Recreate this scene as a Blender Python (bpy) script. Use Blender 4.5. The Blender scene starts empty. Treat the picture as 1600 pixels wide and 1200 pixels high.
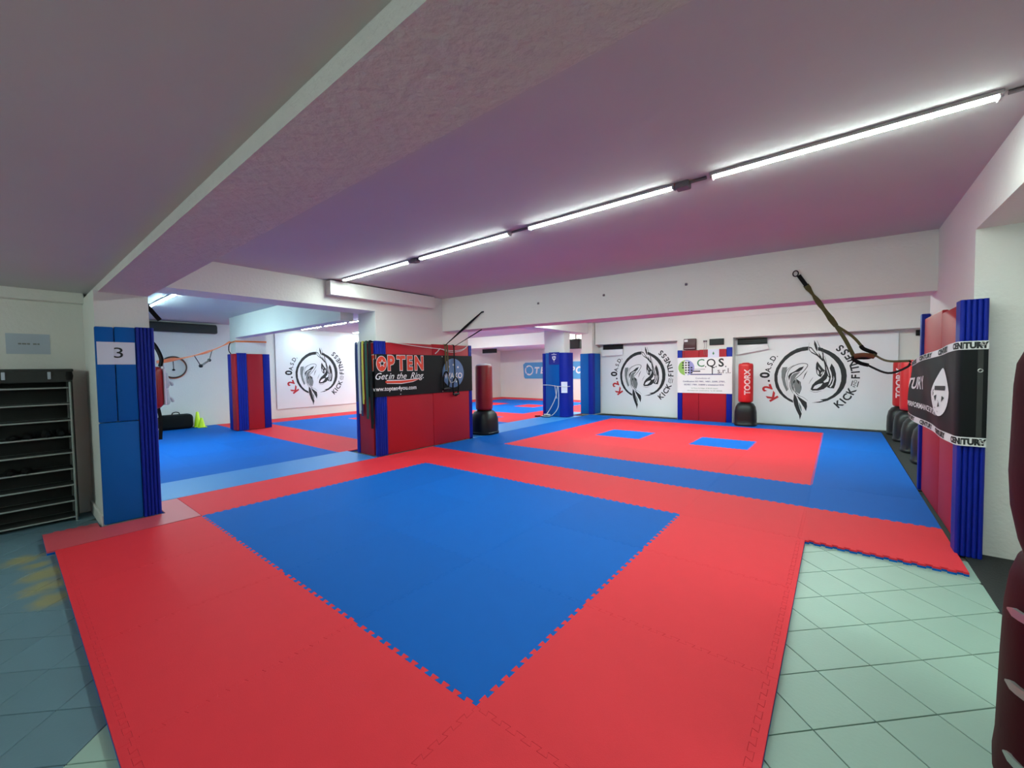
import bpy, bmesh, math, random
from mathutils import Vector, Matrix
random.seed(7)
SC = bpy.context.scene
COL = SC.collection
# ------------------------------------------------------------------ camera, world, exposure
cam_d = bpy.data.cameras.new('camera'); cam = bpy.data.objects.new('camera', cam_d); COL.objects.link(cam)
cam_d.sensor_fit = 'HORIZONTAL'; cam_d.sensor_width = 36.0; cam_d.lens = 637.62 / 1600 * 36.0
cam_d.clip_start = 0.02; cam_d.clip_end = 100
_fw = Vector((-0.62451312, 0.78014021, -0.03694059)); _r = Vector((0.78092493, 0.62445834, -0.01442328)); _u = Vector((-0.01181568, 0.03785536, 0.99921337))
cam.matrix_world = Matrix(((_r.x, _u.x, -_fw.x, 1.2509), (_r.y, _u.y, -_fw.y, -1.2723), (_r.z, _u.z, -_fw.z, 1.5074), (0, 0, 0, 1)))
SC.camera = cam
W = bpy.data.worlds.new('world'); SC.world = W; W.use_nodes = True
W.node_tree.nodes['Background'].inputs[0].default_value = (0.5, 0.55, 0.6, 1); W.node_tree.nodes['Background'].inputs[1].default_value = 0.05
SC.view_settings.view_transform = 'Standard'; SC.view_settings.look = 'None'
SC.view_settings.gamma = 1.0; SC.view_settings.use_curve_mapping = False
SC.view_settings.exposure = 0.0
TUBE_POWER = 118.0; FILL_POWER = 88.0
# ------------------------------------------------------------------ materials
def lin(c):
    return tuple(((v / 255) / 12.92 if v / 255 <= 0.04045 else ((v / 255 + 0.055) / 1.055) ** 2.4) for v in c)
def mat(name, rgb, rough=0.6, var=0.0, vscale=6.0, bump=0.0, bscale=40.0, metal=0.0, spec=0.5, rand=0.0, detail=4.0):
    m = bpy.data.materials.new(name); m.use_nodes = True
    nt = m.node_tree; b = nt.nodes['Principled BSDF']
    c = lin(rgb); b.inputs['Base Color'].default_value = (*c, 1)
    b.inputs['Roughness'].default_value = rough; b.inputs['Metallic'].default_value = metal
    b.inputs['Specular IOR Level'].default_value = spec
    L = nt.links
    tc = nt.nodes.new('ShaderNodeTexCoord')
    src = None
    if var > 0:
        n = nt.nodes.new('ShaderNodeTexNoise'); n.inputs['Scale'].default_value = vscale; n.inputs['Detail'].default_value = detail
        L.new(tc.outputs['Object'], n.inputs['Vector'])
        mr = nt.nodes.new('ShaderNodeMapRange'); mr.inputs[3].default_value = 1 - var; mr.inputs[4].default_value = 1 + var
        L.new(n.outputs['Fac'], mr.inputs[0]); src = mr.outputs[0]
    if rand > 0:
        oi = nt.nodes.new('ShaderNodeObjectInfo')
        mr2 = nt.nodes.new('ShaderNodeMapRange'); mr2.inputs[3].default_value = 1 - rand; mr2.inputs[4].default_value = 1 + rand
        L.new(oi.outputs['Random'], mr2.inputs[0])
        if src:
            mm = nt.nodes.new('ShaderNodeMath'); mm.operation = 'MULTIPLY'; L.new(src, mm.inputs[0]); L.new(mr2.outputs[0], mm.inputs[1]); src = mm.outputs[0]
        else: src = mr2.outputs[0]
    if src:
        hs = nt.nodes.new('ShaderNodeHueSaturation'); hs.inputs['Color'].default_value = (*c, 1)
        L.new(src, hs.inputs['Value']); L.new(hs.outputs[0], b.inputs['Base Color'])
    if bump > 0:
        n2 = nt.nodes.new('ShaderNodeTexNoise'); n2.inputs['Scale'].default_value = bscale; n2.inputs['Detail'].default_value = 5
        L.new(tc.outputs['Object'], n2.inputs['Vector'])
        bp = nt.nodes.new('ShaderNodeBump'); bp.inputs['Strength'].default_value = bump; bp.inputs['Distance'].default_value = 0.02
        L.new(n2.outputs['Fac'], bp.inputs['Height']); L.new(bp.outputs[0], b.inputs['Normal'])
    return m
def emis(name, rgb, s):
    m = bpy.data.materials.new(name); m.use_nodes = True; nt = m.node_tree
    b = nt.nodes['Principled BSDF']; b.inputs['Base Color'].default_value = (*rgb, 1)
    b.inputs['Emission Color'].default_value = (*rgb, 1); b.inputs['Emission Strength'].default_value = s
    return m
M = {}
M['wall'] = mat('white_plaster', (222, 222, 216), 0.85, 0.03, 2.0, 0.25, 30)
M['ceil'] = mat('ceiling_plaster', (193, 192, 191), 0.8, 0.05, 1.2, 0.12, 7)
M['beam'] = mat('rough_beam_plaster', (206, 202, 200), 0.85, 0.04, 3.0, 0.7, 20)
M['red'] = mat('red_foam', (222, 46, 58), 0.65, 0.03, 8, 0.12, 260, rand=0.03, spec=0.22)
M['blue'] = mat('blue_foam', (0, 94, 184), 0.65, 0.03, 8, 0.12, 260, rand=0.04, spec=0.12)
M['lblue'] = mat('light_blue_foam', (52, 132, 205), 0.45, 0.03, 8, 0.1, 260, rand=0.03)
M['pink'] = mat('worn_red_foam', (196, 72, 84), 0.5, 0.05, 8, 0.1, 260)
M['grout'] = mat('grout', (70, 80, 76), 0.9, 0.1, 20)
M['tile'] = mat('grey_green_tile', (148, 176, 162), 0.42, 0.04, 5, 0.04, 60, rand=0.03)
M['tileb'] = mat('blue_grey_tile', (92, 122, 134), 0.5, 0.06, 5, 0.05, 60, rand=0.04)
M['rubber'] = mat('black_rubber', (26, 30, 29), 0.8, 0.15, 30, 0.2, 80)
M['padred'] = mat('red_vinyl_pad', (168, 28, 42), 0.55, 0.04, 3, 0.08, 200, rand=0.05, spec=0.25)
M['padblue'] = mat('blue_vinyl_pad', (0, 88, 166), 0.55, 0.04, 3, 0.05, 200, spec=0.2)
M['rib'] = mat('deep_blue_foam_bumper', (2, 30, 142), 0.5, 0.03, 4, spec=0.25)
M['black'] = mat('black_cloth', (14, 15, 16), 0.8, 0.1, 20, spec=0.2)
M['blackp'] = mat('black_plastic', (16, 18, 18), 0.42, spec=0.35)
M['dgrey'] = mat('dark_grey_fabric', (44, 48, 46), 0.8, 0.08, 25)
M['banner'] = mat('white_banner_vinyl', (228, 230, 230), 0.5, 0.02, 3)
M['bblack'] = mat('black_banner_vinyl', (13, 16, 19), 0.5, 0.05, 5, spec=0.2)
M['ink'] = mat('black_print', (26, 30, 30), 0.6)
M['greyink'] = mat('grey_print', (120, 126, 124), 0.6, 0.3, 60)
M['whiteink'] = mat('white_print', (225, 226, 226), 0.6)
M['redink'] = mat('red_print', (190, 36, 40), 0.6)
M['orangeink'] = mat('orange_red_print', (214, 62, 36), 0.6)
M['greenink'] = mat('green_print', (60, 130, 84), 0.6)
M['navyink'] = mat('navy_print', (58, 66, 120), 0.6)
M['lilacink'] = mat('lilac_print', (150, 150, 205), 0.6)
M['limeink'] = mat('lime_print', (140, 185, 90), 0.6)
M['emblem'] = mat('steel_blue_print', (92, 124, 166), 0.6, 0.15, 12)
M['paper'] = mat('paper', (214, 218, 232), 0.8)
M['paperg'] = mat('greyish_paper', (176, 188, 200), 0.8, 0.03, 10)
M['skyblue'] = mat('sky_blue_board', (78, 156, 208), 0.5, 0.02, 3)
M['bagred'] = mat('red_bag_vinyl', (188, 28, 30), 0.38, 0.04, 5)
M['bagdark'] = mat('dark_red_bag_vinyl', (136, 18, 24), 0.4, 0.05, 5)
M['burg'] = mat('burgundy_vinyl', (54, 3, 13), 0.6, 0.08, 6, 0.08, 12, spec=0.08)
M['silver'] = mat('silver_metal', (170, 174, 172), 0.35, metal=0.8)
M['housing'] = mat('lamp_housing', (200, 202, 200), 0.5)
M['conduit'] = mat('grey_conduit', (120, 116, 120), 0.6)
M['rod'] = mat('pale_grey_rod', (150, 160, 156), 0.4)
M['orange'] = mat('orange_webbing', (232, 128, 60), 0.6)
M['olive'] = mat('olive_webbing', (78, 74, 36), 0.8)
M['rope'] = mat('white_rope', (205, 208, 205), 0.8)
M['yellow'] = mat('yellow_belt', (196, 186, 70), 0.8)
M['green'] = mat('green_belt', (22, 70, 52), 0.8)
M['navy'] = mat('navy_belt', (26, 44, 84), 0.8)
M['cone'] = mat('neon_yellow_plastic', (214, 244, 24), 0.4)
M['maroon'] = mat('maroon_box', (66, 18, 24), 0.45)
M['brownlea'] = mat('tan_leather', (110, 66, 38), 0.6)
M['rubberhoop'] = mat('hoop_rubber', (70, 54, 46), 0.5)
M['navysign'] = mat('navy_blue_sign', (14, 32, 140), 0.5)
M['tube'] = emis('tube_glow', (0.84, 1.0, 0.92), TUBE_POWER)
M['lamp'] = emis('entrance_fill_glow', (0.80, 1.0, 0.93), FILL_POWER)  # glow of the added fill lamps behind the camera
M['tubec'] = emis('cool_tube_glow', (0.60, 0.95, 1.0), TUBE_POWER * 2.3)
M['tubea'] = emis('alcove_fill_glow', (0.78, 1.0, 0.88), TUBE_POWER * 1.5)  # glow of the added tube that brightens the alcove wall
M['tubeb'] = emis('banner_tube_glow', (0.66, 0.95, 1.0), TUBE_POWER * 0.85)
M['tubew'] = emis('back_tube_glow', (0.76, 1.0, 0.92), TUBE_POWER * 2.4)
M['tubef'] = emis('far_tube_glow', (0.86, 1.0, 0.92), TUBE_POWER * 4.8)
# yellowish stain on the blue-grey tiles beside the mat edge
def stain(m, spots):
    nt = m.node_tree; L = nt.links; b = nt.nodes['Principled BSDF']
    old = b.inputs['Base Color'].links[0].from_socket
    g = nt.nodes.new('ShaderNodeNewGeometry'); n = nt.nodes.new('ShaderNodeTexNoise'); n.inputs['Scale'].default_value = 9
    L.new(g.outputs['Position'], n.inputs['Vector']); acc = None
    for (x, y, r) in spots:
        d = nt.nodes.new('ShaderNodeVectorMath'); d.operation = 'DISTANCE'; L.new(g.outputs['Position'], d.inputs[0]); d.inputs[1].default_value = (x, y, -0.03)
        a = nt.nodes.new('ShaderNodeMath'); a.operation = 'MULTIPLY_ADD'; L.new(n.outputs['Fac'], a.inputs[0]); a.inputs[1].default_value = -r * 1.2; L.new(d.outputs['Value'], a.inputs[2])
        mr = nt.nodes.new('ShaderNodeMapRange'); mr.inputs[1].default_value = r * 0.45; mr.inputs[2].default_value = -r * 0.25; L.new(a.outputs[0], mr.inputs[0])
        if acc is None: acc = mr.outputs[0]
        else:
            mx = nt.nodes.new('ShaderNodeMath'); mx.operation = 'MAXIMUM'; L.new(acc, mx.inputs[0]); L.new(mr.outputs[0], mx.inputs[1]); acc = mx.outputs[0]
    mu = nt.nodes.new('ShaderNodeMath'); mu.operation = 'MULTIPLY'; mu.inputs[1].default_value = 0.75; L.new(acc, mu.inputs[0])
    mix = nt.nodes.new('ShaderNodeMix'); mix.data_type = 'RGBA'; L.new(mu.outputs[0], mix.inputs[0]); L.new(old, mix.inputs[6]); mix.inputs[7].default_value = (*lin((150, 142, 84)), 1)
    L.new(mix.outputs[2], b.inputs['Base Color'])
stain(M['tileb'], [(-3.25, -1.13, 0.16), (-3.55, -1.12, 0.17), (-2.95, -1.1, 0.14), (-4.05, -1.22, 0.14), (-3.8, -1.15, 0.1)])
# ------------------------------------------------------------------ geometry helpers (world coordinates)
def box(bm, x0, x1, y0, y1, z0, z1, bev=0.0, seg=2):
    t = bmesh.new()
    vs = [t.verts.new(p) for p in ((x0, y0, z0), (x1, y0, z0), (x1, y1, z0), (x0, y1, z0), (x0, y0, z1), (x1, y0, z1), (x1, y1, z1), (x0, y1, z1))]
    for f in ((0, 3, 2, 1), (4, 5, 6, 7), (0, 1, 5, 4), (1, 2, 6, 5), (2, 3, 7, 6), (3, 0, 4, 7)): t.faces.new([vs[i] for i in f])
    if bev > 0: bmesh.ops.bevel(t, geom=t.edges[:], offset=bev, segments=seg, affect='EDGES', profile=0.5)
    me = bpy.data.meshes.new('tmp'); t.to_mesh(me); t.free(); bm.from_mesh(me); bpy.data.meshes.remove(me)
def prism(bm, pts, z0, z1):
    n = len(pts)
    a = [bm.verts.new((x, y, z0)) for x, y in pts]; b = [bm.verts.new((x, y, z1)) for x, y in pts]
    bm.faces.new(list(reversed(a))); bm.faces.new(b)
    for i in range(n): bm.faces.new((a[i], a[(i + 1) % n], b[(i + 1) % n], b[i]))
def smooth_path(pts, k=6):
    P = [Vector(p) for p in pts]
    if len(P) < 3: return P
    Q = [P[0] * 2 - P[1]] + P + [P[-1] * 2 - P[-2]]; out = []
    for i in range(1, len(Q) - 2):
        for j in range(k):
            t = j / k; a, b, c, d = Q[i - 1], Q[i], Q[i + 1], Q[i + 2]
            out.append(0.5 * ((2 * b) + (c - a) * t + (2 * a - 5 * b + 4 * c - d) * t * t + (3 * b - a - 3 * c + d) * t ** 3))
    out.append(P[-1]); return out
def tube(bm, pts, r, n=8, closed=False, cap=True):
    P = [Vector(p) for p in pts]; rings = []; N = len(P)
    up = None
    for i in range(N):
        if closed: d = (P[(i + 1) % N] - P[i - 1]).normalized()
        else: d = (P[min(i + 1, N - 1)] - P[max(i - 1, 0)]).normalized()
        if up is None: up = Vector((0, 0, 1)) if abs(d.z) < 0.9 else Vector((1, 0, 0))
        s = d.cross(up)
        if s.length < 1e-5: s = d.cross(Vector((0, 1, 0)))
        s.normalize(); up = s.cross(d).normalized()
        rr = r[i] if isinstance(r, (list, tuple)) else r
        rings.append([bm.verts.new(P[i] + (s * math.cos(2 * math.pi * k / n) + up * math.sin(2 * math.pi * k / n)) * rr) for k in range(n)])
    m = N if closed else N - 1
    for i in range(m):
        a, b = rings[i], rings[(i + 1) % N]
        for k in range(n): bm.faces.new((a[k], a[(k + 1) % n], b[(k + 1) % n], b[k]))
    if cap and not closed: bm.faces.new(list(reversed(rings[0]))); bm.faces.new(rings[-1])
def ribbon(bm, pts, side, w, t=0.003):
    """flat strap along pts; side = width direction (vector, or list of vectors)"""
    P = [Vector(p) for p in pts]; rings = []; N = len(P)
    for i in range(N):
        d = (P[min(i + 1, N - 1)] - P[max(i - 1, 0)]).normalized()
        s = Vector(side[i] if isinstance(side, list) else side); s = (s - d * s.dot(d)).normalized(); nn = d.cross(s)
        ww = w[i] if isinstance(w, list) else w
        rings.append([bm.verts.new(P[i] + s * a * ww / 2 + nn * b * t / 2) for a, b in ((-1, -1), (1, -1), (1, 1), (-1, 1))])
    for i in range(N - 1):
        for k in range(4): bm.faces.new((rings[i][k], rings[i][(k + 1) % 4], rings[i + 1][(k + 1) % 4], rings[i + 1][k]))
    bm.faces.new(list(reversed(rings[0]))); bm.faces.new(rings[-1])
def lathe(bm, cx, cy, prof, n=24, sx=1.0, sy=1.0, power=2.0):
    rings = []
    for r, z in prof:
        ring = []
        for k in range(n):
            a = 2 * math.pi * k / n; c, s = math.cos(a), math.sin(a)
            e = 2.0 / power
            ring.append(bm.verts.new((cx + sx * r * math.copysign(abs(c) ** e, c), cy + sy * r * math.copysign(abs(s) ** e, s), z)))
        rings.append(ring)
    for i in range(len(rings) - 1):
        for k in range(n): bm.faces.new((rings[i][k], rings[i][(k + 1) % n], rings[i + 1][(k + 1) % n], rings[i + 1][k]))
    bm.faces.new(list(reversed(rings[0]))); bm.faces.new(rings[-1])
LOC = {}
def link(name, bm, m, parent=None, smooth=False, origin=None, angle=40):
    """one mesh object; vertices are given in world space"""
    bmesh.ops.recalc_face_normals(bm, faces=bm.faces[:])
    if parent is not None: o0 = LOC[parent]
    elif origin is not None: o0 = Vector(origin)
    else:
        xs = [v.co for v in bm.verts]
        o0 = Vector(((min(v.x for v in xs) + max(v.x for v in xs)) / 2, (min(v.y for v in xs) + max(v.y for v in xs)) / 2, min(v.z for v in xs)))
    for v in bm.verts: v.co -= o0
    me = bpy.data.meshes.new(name); bm.to_mesh(me); bm.free()
    for mm in (m if isinstance(m, (list, tuple)) else [m]): me.materials.append(mm)
    if smooth:
        for p in me.polygons: p.use_smooth = True
        try: me.set_sharp_from_angle(angle=math.radians(angle))
        except Exception: pass
    o = bpy.data.objects.new(name, me); COL.objects.link(o)
    if parent is not None: o.parent = parent
    else: o.location = o0
    LOC[o] = o0.copy()
    return o
def thing(name, loc, label, cat, group=None):
    o = bpy.data.objects.new(name, None); COL.objects.link(o); o.location = loc; o.empty_display_size = 0.1
    LOC[o] = Vector(loc); return tag(o, label, cat, group)
def tag(o, label, cat, group=None):
    o['label'] = label; o['category'] = cat
    if group: o['group'] = group
    return o
def struct(name, bm, m, label, parent=None, **k):
    o = link(name, bm, m, parent, **k)
    o['kind'] = 'structure'; o['label'] = label; o['category'] = name.split('_')[0]
    return o
def sbox(name, m, label, *b, bev=0.0):
    bm = bmesh.new(); box(bm, *b, bev=bev); return struct(name, bm, M[m], label)
# ---- flat print: 2-D pieces mapped on a surface S(u, v, off)
def text2d(s, size, bold=0.0, shear=0.0, align='CENTER', sx=1.0):
    cu = bpy.data.curves.new('t', 'FONT'); cu.body = s; cu.size = size; cu.align_x = align; cu.align_y = 'CENTER'; cu.offset = bold; cu.shear = shear; cu.resolution_u = 3
    ob = bpy.data.objects.new('t', cu); COL.objects.link(ob)
    dg = bpy.context.evaluated_depsgraph_get(); me = bpy.data.meshes.new_from_object(ob.evaluated_get(dg))
    vs = [(v.co.x * sx, v.co.y) for v in me.vertices]; fs = [tuple(p.vertices) for p in me.polygons]
    bpy.data.objects.remove(ob); bpy.data.curves.remove(cu); bpy.data.meshes.remove(me)
    return vs, fs
def poly2d(pts):
    b = bmesh.new(); f = b.faces.new([b.verts.new((x, y, 0)) for x, y in pts]); f.normal_update(); bmesh.ops.triangulate(b, faces=[f]); b.verts.index_update()
    r = ([(v.co.x, v.co.y) for v in b.verts], [tuple(v.index for v in f.verts) for f in b.faces]); b.free(); return r
def stroke2d(pts, w):
    P = [Vector(p) for p in smooth_path([(x, y, 0) for x, y in pts], 4)]; vs = []; fs = []; n = len(P)
    for i, q in enumerate(P):
        d = (P[min(i + 1, n - 1)] - P[max(i - 1, 0)]).normalized(); k = w * (0.35 + 0.65 * math.sin(math.pi * i / (n - 1)))
        vs += [(q.x - d.y * k, q.y + d.x * k), (q.x + d.y * k, q.y - d.x * k)]
        if i: fs.append((2 * i - 2, 2 * i - 1, 2 * i + 1, 2 * i))
    return vs, fs
def xf(p, cx=0, cy=0, s=1.0, a=0.0):
    c, n = math.cos(a) * s, math.sin(a) * s
    return [(cx + x * c - y * n, cy + x * n + y * c) for x, y in p[0]], p[1]
def rect2d(u0, u1, v0, v1): return [(u0, v0), (u1, v0), (u1, v1), (u0, v1)], [(0, 1, 2, 3)]
def disc2d(cx, cy, r, n=32, r2=None, a0=0): 
    r2 = r2 or r
    return poly2d([(cx + r * math.cos(a0 + 2 * math.pi * k / n), cy + r2 * math.sin(a0 + 2 * math.pi * k / n)) for k in range(n)])
def printed(name, pieces, m, parent, S, off, cut=0.0, split=False):
    if split:
        for q in pieces: printed(name, [q], m, parent, S, off, cut)
        return
    b = bmesh.new()
    for vs, fs in pieces:
        V = [b.verts.new((x, y, 0)) for x, y in vs]
        for f in fs:
            try: b.faces.new([V[i] for i in f])
            except ValueError: pass
    if cut > 0 and b.verts:
        for ax in (0, 1):
            lo = min(v.co[ax] for v in b.verts); hi = max(v.co[ax] for v in b.verts); k = math.ceil(lo / cut)
            while k * cut < hi:
                co = [0, 0, 0]; co[ax] = k * cut; no = [0, 0, 0]; no[ax] = 1
                bmesh.ops.bisect_plane(b, geom=b.verts[:] + b.edges[:] + b.faces[:], plane_co=co, plane_no=no); k += 1
    for v in b.verts: v.co = Vector(S(v.co.x, v.co.y, off))
    return link(name, b, m, parent)
def sheet(bm, S, u0, u1, v0, v1, nu, nv, t=0.002):
    G = [[[bm.verts.new(S(u0 + (u1 - u0) * i / nu, v0 + (v1 - v0) * j / nv, o)) for j in range(nv + 1)] for i in range(nu + 1)] for o in (0.0, -t)]
    for i in range(nu):
        for j in range(nv):
            bm.faces.new((G[0][i][j], G[0][i + 1][j], G[0][i + 1][j + 1], G[0][i][j + 1])); bm.faces.new((G[1][i][j], G[1][i][j + 1], G[1][i + 1][j + 1], G[1][i + 1][j]))
    for i in range(nu):
        for j in (0, nv): bm.faces.new((G[0][i][j], G[0][i + 1][j], G[1][i + 1][j], G[1][i][j]))
    for j in range(nv):
        for i in (0, nu): bm.faces.new((G[0][i][j], G[0][i][j + 1], G[1][i][j + 1], G[1][i][j]))
# ------------------------------------------------------------------ room shell
bm = bmesh.new(); box(bm, -13.3, 3.4, -3.6, 15.9, -0.12, -0.036)
floor = struct('floor', bm, M['grout'], 'floor of grey tiles and red and blue interlocking foam mats', origin=(0, 0, 0))
sbox('ceiling', 'ceil', 'main white plaster ceiling with tube lights, tinted purple by the mats', -13.3, 3.4, -0.30, 15.9, 2.95, 3.05)
sbox('ceiling_entrance', 'ceil', 'lower flat ceiling at upper left above the shoe rack', -5.5, 3.4, -3.6, -0.62, 2.40, 2.50)
sbox('trim_1', 'beam', 'large rough plaster beam crossing the upper left foreground', -5.35, 3.4, -0.65, -0.27, 2.33, 3.0)
bm = bmesh.new(); prism(bm, [(-5.08, 4.39), (2.10, 5.10), (2.10, 5.52), (-5.08, 4.81)], 2.29, 2.96)
trim2 = struct('trim_2', bm, M['wall'], 'long white ceiling beam with small hooks in front of the back mat area')
sbox('trim_3', 'wall', 'white lintel over the opening to the left room', -5.6, -5.08, -0.27, 2.84, 2.55, 2.96)
sbox('trim_4', 'wall', 'small white boxed duct below ceiling beside the first tube light', -5.09, -4.93, 1.97, 4.06, 2.71, 2.93, bev=0.004)
sbox('trim_5', 'wall', 'white beam in left room joining the padded column', -10.9, -5.62, 2.5, 2.74, 2.41, 2.96)
sbox('trim_6', 'wall', 'short bright beam above the two blue padded columns', -5.6, -5.1, 5.12, 10.9, 2.62, 2.96)
sbox('trim_7', 'wall', 'lowered pale soffit at the far end of the far room', -13.05, -7.3, 12.25, 15.65, 2.47, 2.96)
sbox('trim_8', 'wall', 'white soffit along the top of the back wall over the banners', -4.93, 3.3, 10.80, 11.2, 2.25, 2.96)
sbox('trim_9', 'wall', 'thin upper ledge on the back wall soffit', -1.75, 3.2, 10.77, 10.82, 2.78, 2.96)
sbox('trim_10', 'wall', 'white beam along the right side above the alcove', 2.08, 3.4, -0.3, 3.549, 2.55, 2.96)
sbox('trim_11', 'wall', 'narrow plaster ledge at the top of the shoe rack wall', -5.36, -5.22, -3.5, -0.68, 2.29, 2.41)
sbox('wall_entrance', 'wall', 'white wall behind the shoe rack at the left edge', -5.5, -5.35, -3.6, -0.6, -0.05, 2.45)
sbox('wall_entrance_pillar', 'wall', 'white pillar at left carrying blue pads and number sign', -5.36, -4.49, -0.68, -0.27, -0.05, 2.35)
sbox('wall_middle', 'wall', 'short white wall section behind the red pads and black banner in the middle', -5.62, -5.08, 2.84, 5.12, -0.05, 2.96)
sbox('wall_left_pillar', 'wall', 'white column in the left room above the red pad', -11.28, -10.89, 2.52, 3.24, 0.002, 2.96)
sbox('wall_far_pillar', 'wall', 'white column behind blue pads with rope tied round', -6.00, -5.29, 9.45, 9.8, 0.003, 2.96)
sbox('wall_back_pillar', 'wall', 'white column end of the back wall behind plain blue pads', -5.34, -4.96, 10.64, 11.2, -0.05, 2.96)
sbox('wall_back', 'wall', 'white back wall behind the two fish banners', -5.3, 3.3, 11.16, 11.32, -0.05, 2.96)
sbox('wall_back_pilaster', 'wall', 'white pilaster on back wall between the two fish banners', -2.35, -0.93, 10.797, 11.2, -0.05, 2.25)
sbox('wall_left', 'wall', 'long white wall at the back of the left room', -13.2, -13.05, -0.7, 15.75, -0.05, 2.96)
sbox('wall_left_front', 'wall', 'near wall of the left room hidden behind the pillar', -13.1, -5.36, -0.75, -0.6, -0.05, 2.96)
sbox('wall_far', 'wall', 'far white wall with the sky blue sponsor board', -13.1, -5.0, 15.62, 15.78, -0.05, 2.96)
sbox('wall_far_side', 'wall', 'side wall of the far room behind the back wall', -5.0, -4.85, 11.2, 15.7, -0.05, 2.96)
sbox('wall_right_pillar', 'wall', 'white pillar at right behind red pads and black banner', 2.08, 3.3, 3.55, 5.55, -0.05, 2.96)
sbox('wall_right', 'wall', 'right wall of the alcoves', 3.2, 3.35, -3.6, 11.3, -0.05, 2.96)
sbox('wall_entrance_back', 'wall', 'wall behind the camera', -5.5, 3.4, -3.75, -3.6, -0.05, 2.5)
sbox('baseboard_entrance', 'wall', 'pale baseboard at the foot of the entrance pillar', -5.36, -4.49, -0.70, -0.679, -0.036, 0.09, bev=0.004)
# ------------------------------------------------------------------ floor tiles (laid diagonally)
def tile_mesh(m):
    b = bmesh.new(); h = 0.2985 / 2 - 0.0022
    box(b, -h, h, -h, h, -0.008, 0.0, bev=0.0015, seg=1)
    me = bpy.data.meshes.new('floor_tile'); b.to_mesh(me); b.free(); me.materials.append(m); return me
TM, TB = tile_mesh(M['tile']), tile_mesh(M['tileb'])
D = 0.2985 / math.sqrt(2)
for a in range(-40, 20):
    for b_ in range(-40, 40):
        if (a + b_) % 2: continue
        x = 1.185 + D * a; y = 2.495 + D * b_ + D    # tile centres lie one half-diagonal off the joints
        right = 0.85 < x < 2.2 and -2.5 < y < 3.15
        if x < 0.4: x += 0.02; y -= 0.08          # the tiles left of the mats are laid slightly out of step
        left = -5.3 < x < 0.4 and -2.5 < y < -0.7
        if not (right or left): continue
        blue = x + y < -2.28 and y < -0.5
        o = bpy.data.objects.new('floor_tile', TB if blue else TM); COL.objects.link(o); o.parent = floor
        o.location = (x, y, -0.030); o.rotation_euler = (0, 0, math.pi / 4)
# ------------------------------------------------------------------ puzzle mats, 1 m each
TH = 0.034
def wave(n=12, d=0.012, m=0.028):
    out = [(m, 0.0)]; p = (1.0 - 2 * m) / n
    for k in range(n):
        t = m + k * p
        out += [(t - 0.06 * p if k else t, -d), (t + 0.56 * p, -d), (t + 0.44 * p, d), (t + 1.06 * p if k < n - 1 else t + p, d)]
    return out + [(1 - m, 0.0)]
WV = wave()
def outline(x0, x1, y0, y1, straight):
    """puzzle outline of the cell x0..x1, y0..y1 (metres in cell); straight = sides without teeth"""
    pts = [(x0, y0)]
    seg = lambda a, b: [(t, d) for t, d in WV if a + 0.003 < t < b - 0.003]
    if 'B' not in straight: pts += [(t, y0 + d) for t, d in seg(x0, x1)]
    pts.append((x1, y0))
    if 'R' not in straight: pts += [(x1 + d, t) for t, d in seg(y0, y1)]
    pts.append((x1, y1))
    if 'T' not in straight: pts += [(t, y1 + d) for t, d in reversed(seg(x0, x1))]
    pts.append((x0, y1))
    if 'L' not in straight: pts += [(x0 + d, t) for t, d in reversed(seg(y0, y1))]
    return pts
def shrink(pts, g):
    n = len(pts); out = []
    for i in range(n):
        a, b, c = Vector(pts[i - 1]), Vector(pts[i]), Vector(pts[(i + 1) % n])
        d1 = (b - a).normalized(); d2 = (c - b).normalized()
        n1 = Vector((-d1.y, d1.x)); n2 = Vector((-d2.y, d2.x)); mm = n1 + n2
        if mm.length < 1e-4: out.append(tuple(b + n1 * g)); continue
        mm.normalize(); k = g / max(0.35, mm.dot(n1)); out.append(tuple(b + mm * k))
    return out
def mat_mesh(name, pts, top, bottom):
    q = shrink(pts, 0.0003); q2 = shrink(pts, 0.0009); b = bmesh.new(); rows = []
    for P, z in ((q, -TH), (q, -0.014), (q, -0.0006), (q2, 0.0)): rows.append([b.verts.new((x, y, z)) for x, y in P])
    n = len(q)
    for k in range(3):
        for i in range(n):
            f = b.faces.new((rows[k][i], rows[k][(i + 1) % n], rows[k + 1][(i + 1) % n], rows[k + 1][i])); f.material_index = 1 if k == 0 else 0
    f = b.faces.new(rows[3]); fb = b.faces.new(list(reversed(rows[0]))); fb.material_index = 1
    f.normal_update(); fb.normal_update(); bmesh.ops.triangulate(b, faces=[f, fb])
    me = bpy.data.meshes.new(name); b.to_mesh(me); b.free(); me.materials.append(M[top]); me.materials.append(M[bottom]); return me
CACHE = {}
NAME = {'red': 'red_mat', 'blue': 'blue_mat', 'lblue': 'light_blue_mat', 'pink': 'worn_red_mat'}
def put_mat(x, y, col, x0=0, x1=1, y0=0, y1=1, straight='', dz=0.0):
    key = (col, x0, x1, y0, y1, straight)
    if key not in CACHE: CACHE[key] = mat_mesh(NAME[col], outline(x0, x1, y0, y1, straight), col, 'blue' if col in ('red', 'pink') else 'red')
    o = bpy.data.objects.new(NAME[col], CACHE[key]); COL.objects.link(o); o.parent = floor
    o.location = (x, y, dz + random.uniform(-0.0003, 0.0003)); return o
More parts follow.
